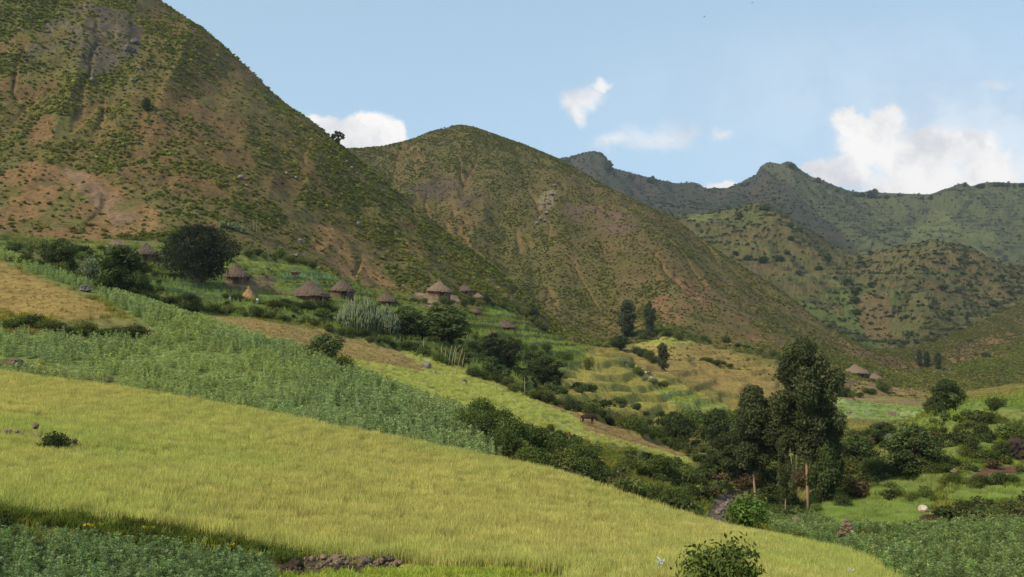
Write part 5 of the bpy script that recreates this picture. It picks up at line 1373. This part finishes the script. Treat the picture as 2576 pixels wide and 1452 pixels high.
# ---- agaves
def agave(U, V, dpx, label, seed, group='spiky agaves at the hill foot'):
    p = gp(U, V, 120); k = p.y / FPX; R = dpx * k / 2; rg = random.Random(seed); bm = bmesh.new()
    for i in range(38):
        an = i * 2.399; el = rg.uniform(.25, 1.4); L = R * rg.uniform(.85, 1.1)
        d = Vector((math.cos(an) * math.cos(el), math.sin(an) * math.cos(el), math.sin(el))); s = Vector((-math.sin(an), math.cos(an), 0)); w = R * .065
        q = [d * L * t + Vector((0, 0, -.04 * L * t * t * 3)) for t in (.03, .45, 1)]
        a = [bm.verts.new(q[0] - s * w), bm.verts.new(q[0] + s * w), bm.verts.new(q[1] + s * w * 1.2), bm.verts.new(q[1] - s * w * 1.2), bm.verts.new(q[2])]
        m1 = bm.verts.new(q[1] - d.cross(s) * -w * .5)
        bm.faces.new((a[0], a[1], m1)); bm.faces.new((a[1], a[2], m1)); bm.faces.new((a[3], a[0], m1)); bm.faces.new((a[2], a[4], m1)); bm.faces.new((a[4], a[3], m1))
    link('agave', bm_mesh('agave', bm, M_AGAVE, False), loc=p + Vector((0, 0, .1)), label=label, cat='agave', group=group)


M_AGAVE = plain_mat('agave leaf', (0.20, 0.24, 0.12), (0.32, 0.34, 0.19), 2)
for n, (u, v, d, l) in enumerate([(560, 572, 40, 'agave rosette at the left end of the row above the dark tree'), (578, 576, 44, 'agave rosette second in the row above the dark tree'), (597, 582, 46, 'agave rosette in the middle of the row above the dark tree'),
                                  (612, 588, 42, 'agave rosette at the right end of the row above the dark tree'), (586, 640, 26, 'agave left of the village grass plot'), (623, 645, 28, 'agave at the upper edge of the village grass plot'),
                                  (760, 652, 34, 'pale agave beside the grey rock above the plots'), (733, 655, 24, 'small agave left of the grey rock'), (108, 646, 30, 'spiky agave at the far left under the bare slope'),
                                  (193, 640, 24, 'agave above the silvery shrub'), (652, 640, 24, 'small agave right along the plot edge'), (680, 645, 24, 'agave between plot edge and hill')]):
    agave(u, v, d, l, n)

# ---- pale silver sprigs at the bottom edge
def sprig(U, V, hpx, label):
    p = gp(U, V); k = p.y / FPX; h = hpx * k; rg = random.Random(int(U)); bm = bmesh.new()
    tube(bm, [(0, 0, -.1), (.02, 0, h * .5), (0, 0, h)], [.02, .018, .01], 5)
    for i in range(16):
        an = i * 2.4; z = h * rg.uniform(.25, 1.0); L = h * rg.uniform(.22, .38)
        d = Vector((math.cos(an), math.sin(an), .9)).normalized(); sd_ = d.orthogonal().normalized() * L * .16
        b0 = Vector((0, 0, z)); q = [b0, b0 + d * L * .5 + sd_, b0 + d * L, b0 + d * L * .5 - sd_]
        bm.faces.new([bm.verts.new(c) for c in q])
    link('silver_plant', bm_mesh('silver_plant', bm, M_SILVER, False), loc=p, label=label, cat='plant')


M_SILVER = plain_mat('silver leaf', (0.42, 0.44, 0.42), (0.60, 0.62, 0.60), 3)
sprig(1662, 1462, 52, 'pale silver leaved plant at the bottom edge left of the leafy bush')
sprig(2140, 1470, 38, 'pale silver leaved plant at the bottom edge right of the leafy bush')

# ---- rocks
rock(742, 1444, 60, 'big dark rounded boulder at the left end of the stone row', mat=M_ROCK, flat=.75, name='boulder', Ymin=27.5, Ymax=34)
rg = random.Random(5)
for i in range(64):
    t = rg.random(); u = 765 + t * 235; top = 1410 + abs(t - .4) * 10
    v = rg.uniform(top + 6, 1443 - t * 12)
    rock(u, v, rg.uniform(8, 23) * (1.15 if .25 < t < .4 else 1), 'small reddish brown stone in the row below the yellow field', 'stones in the row below the yellow field', flat=.75, Ymin=28, Ymax=36, up=rg.uniform(.0, .22))
rock(852, 1428, 44, 'largest tan stone in the middle of the stone row', flat=.6, Ymin=29, Ymax=36, up=.15)
rock(920, 1424, 34, 'pale grey block near the right of the stone row', mat=M_STONEG, flat=.6, Ymin=29, Ymax=36, up=.1)
rock(975, 1420, 34, 'reddish slab at the right end of the stone row', flat=.5, Ymin=29, Ymax=36, up=.1)
for i in range(60):
    t = rg.random(); u = 12 + t * 180; v = 1108 + t * 28 + rg.uniform(-3, 8)
    rock(u, v, rg.uniform(9, 17), 'stone in the heap beside the dark bush in the near field', 'stones heaped in the near field at left', flat=.7, Ymin=45, Ymax=58, up=rg.uniform(.1, .5))
rock(88, 1112, 24, 'largest pinkish stone on the left field heap', flat=.7, Ymin=45, Ymax=58, up=.7)
rock(40, 922, 40, 'reddish boulder in the gap of the legume field at left', flat=.65, name='boulder', Ymin=70, Ymax=85)
rock(215, 733, 30, 'grey boulder in the green crop strip at upper left', mat=M_STONEG, name='boulder', Ymin=100, Ymax=122)
rock(1072, 928, 28, 'grey boulder where the brown field meets the green one', mat=M_STONEG, name='boulder', flat=.8)
for (u, v, w) in [(1082, 940, 14), (1092, 944, 18), (1104, 946, 14), (1112, 948, 10)]:
    rock(u, v, w, 'small grey stone lying below the grey field boulder', 'stones below the grey field boulder', mat=M_STONEG)
rock(1166, 964, 22, 'grey boulder right of the stone cluster in the green field', mat=M_STONEG, name='boulder')
rock(1026, 942, 14, 'small grey stone in the green field left of the boulder', mat=M_STONEG)
rock(960, 936, 14, 'small grey stone at the left of the pale green field', mat=M_STONEG)
rock(1140, 932, 12, 'small stone near the upper hedge of the green field', mat=M_STONEG)
rock(1402, 1096, 22, 'grey round boulder by the small bush on the pale field', mat=M_STONEG, name='boulder', flat=.8)
rock(2322, 1288, 28, 'pale cream boulder in the bright grass at right', mat=M_STONEP, name='boulder', flat=.8, Ymin=62)
rock(2008, 1325, 36, 'brown boulder in the legumes below the grove', name='boulder', flat=.8, Ymin=60)
rock(2100, 1368, 24, 'low brown stone in the lower legumes', flat=.5, Ymin=45)
rock(2118, 1376, 18, 'flat stone right beside the low brown stone', flat=.5, Ymin=45)
rock(2245, 1048, 24, 'reddish boulder at the edge of the far green field', name='boulder')
rock(2135, 1040, 12, 'small boulder in the middle of the far green field')
rock(2562, 1145, 62, 'large dark overhanging rock on the right slope', mat=M_ROCK, name='boulder', flat=.85, Ymin=85, Ymax=112)
rock(2400, 1190, 26, 'brown boulder under the large leafy tree', name='boulder', flat=.6, Ymin=84, Ymax=110)
rock(745, 648, 20, 'grey rock between the agaves', mat=M_STONEG, name='boulder', Ymin=180)
rock(757, 612, 22, 'grey rock on the hill above the agaves', mat=M_STONEG, name='boulder', Ymin=200)
rock(902, 565, 16, 'grey rock on the bare slide of the left hill', mat=M_STONEG, name='boulder', Ymin=220)
for i in range(44):   # stone cairn
    t = rg.random() ** .8; r = (1 - t) * 24; an = rg.random() * 6.283
    rock(2130 + math.cos(an) * r, 1352, rg.uniform(9, 15), 'brown stone of the cairn heap in the lower right field', 'stones of the cairn heap', Ymin=55, Ymax=72, up=t * .95, flat=.6)
for i in range(46):
    u = rg.uniform(1800, 1880); v = 1292 - (u - 1800) * .6 + rg.uniform(-14, 12)
    rock(u, v, rg.uniform(7, 16), 'grey stone in the dry stream bed', 'stones in the stream bed', mat=M_STONEG, flat=.5, Ymin=72, Ymax=120)
for i in range(26):
    u = rg.uniform(1595, 1650); v = 925 + (u - 1595) * .5 + rg.uniform(-8, 10)
    rock(u, v, rg.uniform(4, 9), 'pale stone on the rib between the olive and tan fields', 'pale stones on the rib', mat=M_STONEP, Ymin=170, Ymax=330)
for (u, v, w) in [(1395, 470, 7), (1388, 492, 9), (1380, 515, 8), (1375, 540, 9), (1360, 555, 10), (1350, 565, 8), (1400, 505, 6), (1370, 560, 8)]:
    rock(u, v, w * 1.5, 'pale outcrop rock on the middle hill', 'pale outcrop on the middle hill', mat=M_STONEG, Ymin=430, Ymax=650, up=.4)
for (u, v, w) in [(335, 205, 16), (350, 175, 14), (232, 205, 20), (872, 410, 12), (885, 425, 12), (898, 440, 10), (605, 450, 18), (720, 440, 14), (690, 460, 12), (745, 450, 12), (325, 130, 30), (340, 110, 24), (620, 470, 10)]:
    rock(u, v, w, 'grey rock outcrop high on the left hill', 'rock outcrops on the left hill', mat=M_STONEG, Ymin=230, Ymax=372, up=.1)


# ---- grazing ox
def ox(U, V):
    p = gp(U, V, 90, 135); k = p.y / FPX; L = 46 * k
    s = L / 2.2
    root = link('grazing_cow', None, loc=p, rz=math.radians(-12), sc=s, label='dark brown horned cow grazing with lowered head at the top of the brown plot', cat='cow')
    me = bpy.data.meshes.new('body'); V_ = []; E = []; Rr = []
    def add(co, r, par=None):
        V_.append(co); Rr.append(r)
        if par is not None: E.append((par, len(V_) - 1))
        return len(V_) - 1
    pel = add((-.62, 0, 1.0), (.26, .24)); mid = add((-.1, 0, .98), (.30, .32), pel); sh = add((.42, 0, 1.05), (.27, .30), mid); hump = add((.5, 0, 1.3), (.10, .12), sh)
    nk = add((.75, 0, .92), (.17, .20), sh); hd = add((1.0, 0, .66), (.12, .13), nk); mz = add((1.16, 0, .40), (.075, .08), hd)
    for sd_ in (-1, 1):
        h1 = add((.98, .09 * sd_, .80), (.035, .035), hd); h2 = add((1.02, .26 * sd_, .98), (.018, .018), h1)
        e = add((.93, .20 * sd_, .72), (.03, .05), hd)
        a = add((.45, .16 * sd_, .72), (.11, .12), sh); b = add((.47 + .06 * sd_, .17 * sd_, .40), (.06, .065), a); c = add((.45 + .06 * sd_, .17 * sd_, .05), (.05, .05), b)
        a = add((-.66, .17 * sd_, .72), (.14, .16), pel); b = add((-.60 - .05 * sd_, .18 * sd_, .52), (.08, .10), a); c = add((-.74 - .05 * sd_, .18 * sd_, .34), (.05, .06), b); d = add((-.68 - .05 * sd_, .18 * sd_, .04), (.05, .05), c)
    t1 = add((-.88, 0, 1.05), (.04, .04), pel); t2 = add((-.94, 0, .60), (.025, .025), t1); t3 = add((-.94, 0, .42), (.045, .045), t2)
    me.from_pydata(V_, E, []); me.materials.append(M_COW)
    b = bpy.data.objects.new('body', me); COL.objects.link(b); b.parent = root
    md = b.modifiers.new('skin', 'SKIN'); md.use_smooth_shade = True
    for i, sv in enumerate(me.skin_vertices[0].data): sv.radius = Rr[i]; sv.use_root = (i == 0)
    b.modifiers.new('sub', 'SUBSURF').levels = 1; b.modifiers['sub'].render_levels = 2


ox(1480, 1068)


# ---- birds
def bird(U, V, Y, sz, rz, label):
    a, t = px_dir(U, V); bm = bmesh.new()
    tube(bm, [(-.5, 0, 0), (-.2, 0, .02), (.2, 0, .02), (.45, 0, 0)], [.04, .12, .10, .02], 6)
    for s in (-1, 1):
        q = [bm.verts.new(c) for c in ((.18, .06 * s, .05), (-.15, .06 * s, .05), (-.2, .6 * s, .28), (.1, .6 * s, .30), (-.15, 1.15 * s, .15))]
        bm.faces.new((q[0], q[1], q[2], q[3])); bm.faces.new((q[3], q[2], q[4]))
    link('bird', bm_mesh('bird', bm, M_ROCK), loc=(a * Y, Y, t * Y), rz=rz, sc=sz, label=label, cat='bird')


bird(1772, 43, 150, .35, .5, 'tiny dark bird in the sky, the lower of two')
bird(1893, 7, 170, .32, -.4, 'tiny dark bird in the sky near the top edge')

# ---- thin standing poles and dead agave stalks
def stalk(U, V, hpx, lean, label, group):
    p = gp(U, V, 110); k = p.y / FPX; h = hpx * k; bm = bmesh.new()
    tube(bm, [(0, 0, -.2), (lean * h * .4, 0, h * .5), (lean * h, 0, h)], [.05, .04, .02], 5)
    link('dry_stalk', bm_mesh('dry_stalk', bm, M_DSTALK), loc=p, label=label, cat='stalk', group=group)


M_DSTALK = plain_mat('dry stalk', (0.26, 0.22, 0.13), (0.36, 0.30, 0.18), 2)
for (u, v, h, l) in [(1118, 920, 50, .1), (1128, 925, 55, .15), (1135, 928, 60, .2), (1142, 930, 52, .12), (1150, 932, 56, .25), (1160, 936, 48, .2), (1110, 905, 40, .05), (1065, 895, 45, .02)]:
    stalk(u, v, h, l, 'tall dry pale stalk leaning over the hedge of the green field', 'dry stalks at the hedge')
for (u, v, h, l) in [(1316, 850, 60, .05), (645, 595, 50, 0.02), (638, 590, 40, -.02), (1320, 1000, 50, 0), (812, 790, 40, 0.0), (1500, 960, 40, 0)]:
    stalk(u, v, h, l, 'lone thin dry stalk standing above the village greenery', 'lone dry stalks')
# leaning thin trunks and silver shrubs at the grove
for (u, v, h, l) in [(1975, 1296, 150, -.14), (1998, 1300, 150, -.06), (2003, 1298, 200, .04)]:
    stalk(u, v, h, l, 'slender bare sapling trunk at the foot of the grove', 'bare saplings at the grove')
for (u, v, w, h) in [(2130, 1165, 26, 50), (2150, 1172, 30, 60), (2172, 1170, 24, 50), (2240, 1120, 34, 30)]:
    shrub(u, v, w, h, 'grey green upright shrub right of the grove', 'grey green upright shrubs', tone=4, Ymin=90, Ymax=125)

# ------------------------------------------------------------------ haze
def haze():
    bm = bmesh.new(); bmesh.ops.create_cube(bm, size=1)
    me = bpy.data.meshes.new('haze'); bm.to_mesh(me); bm.free()
    zlo, zhi = float(GZ.min()) - 2, 430.0
    o = link('haze', me, kind='stuff', label='thin blue valley haze')
    o.scale = (40000, 6400, zhi - zlo); o.location = (0, 3000, (zhi + zlo) / 2)
    m, nt = new_mat('haze')
    v = nt.n('ShaderNodeVolumePrincipled'); v.inputs['Color'].default_value = (.78, .86, 1, 1); v.inputs['Density'].default_value = HAZE; v.inputs['Anisotropy'].default_value = .3
    out = nt.n('ShaderNodeOutputMaterial'); nt.l(v.outputs[0], out.inputs['Volume'])
    me.materials.append(m)


HAZE = 0.00010
haze()
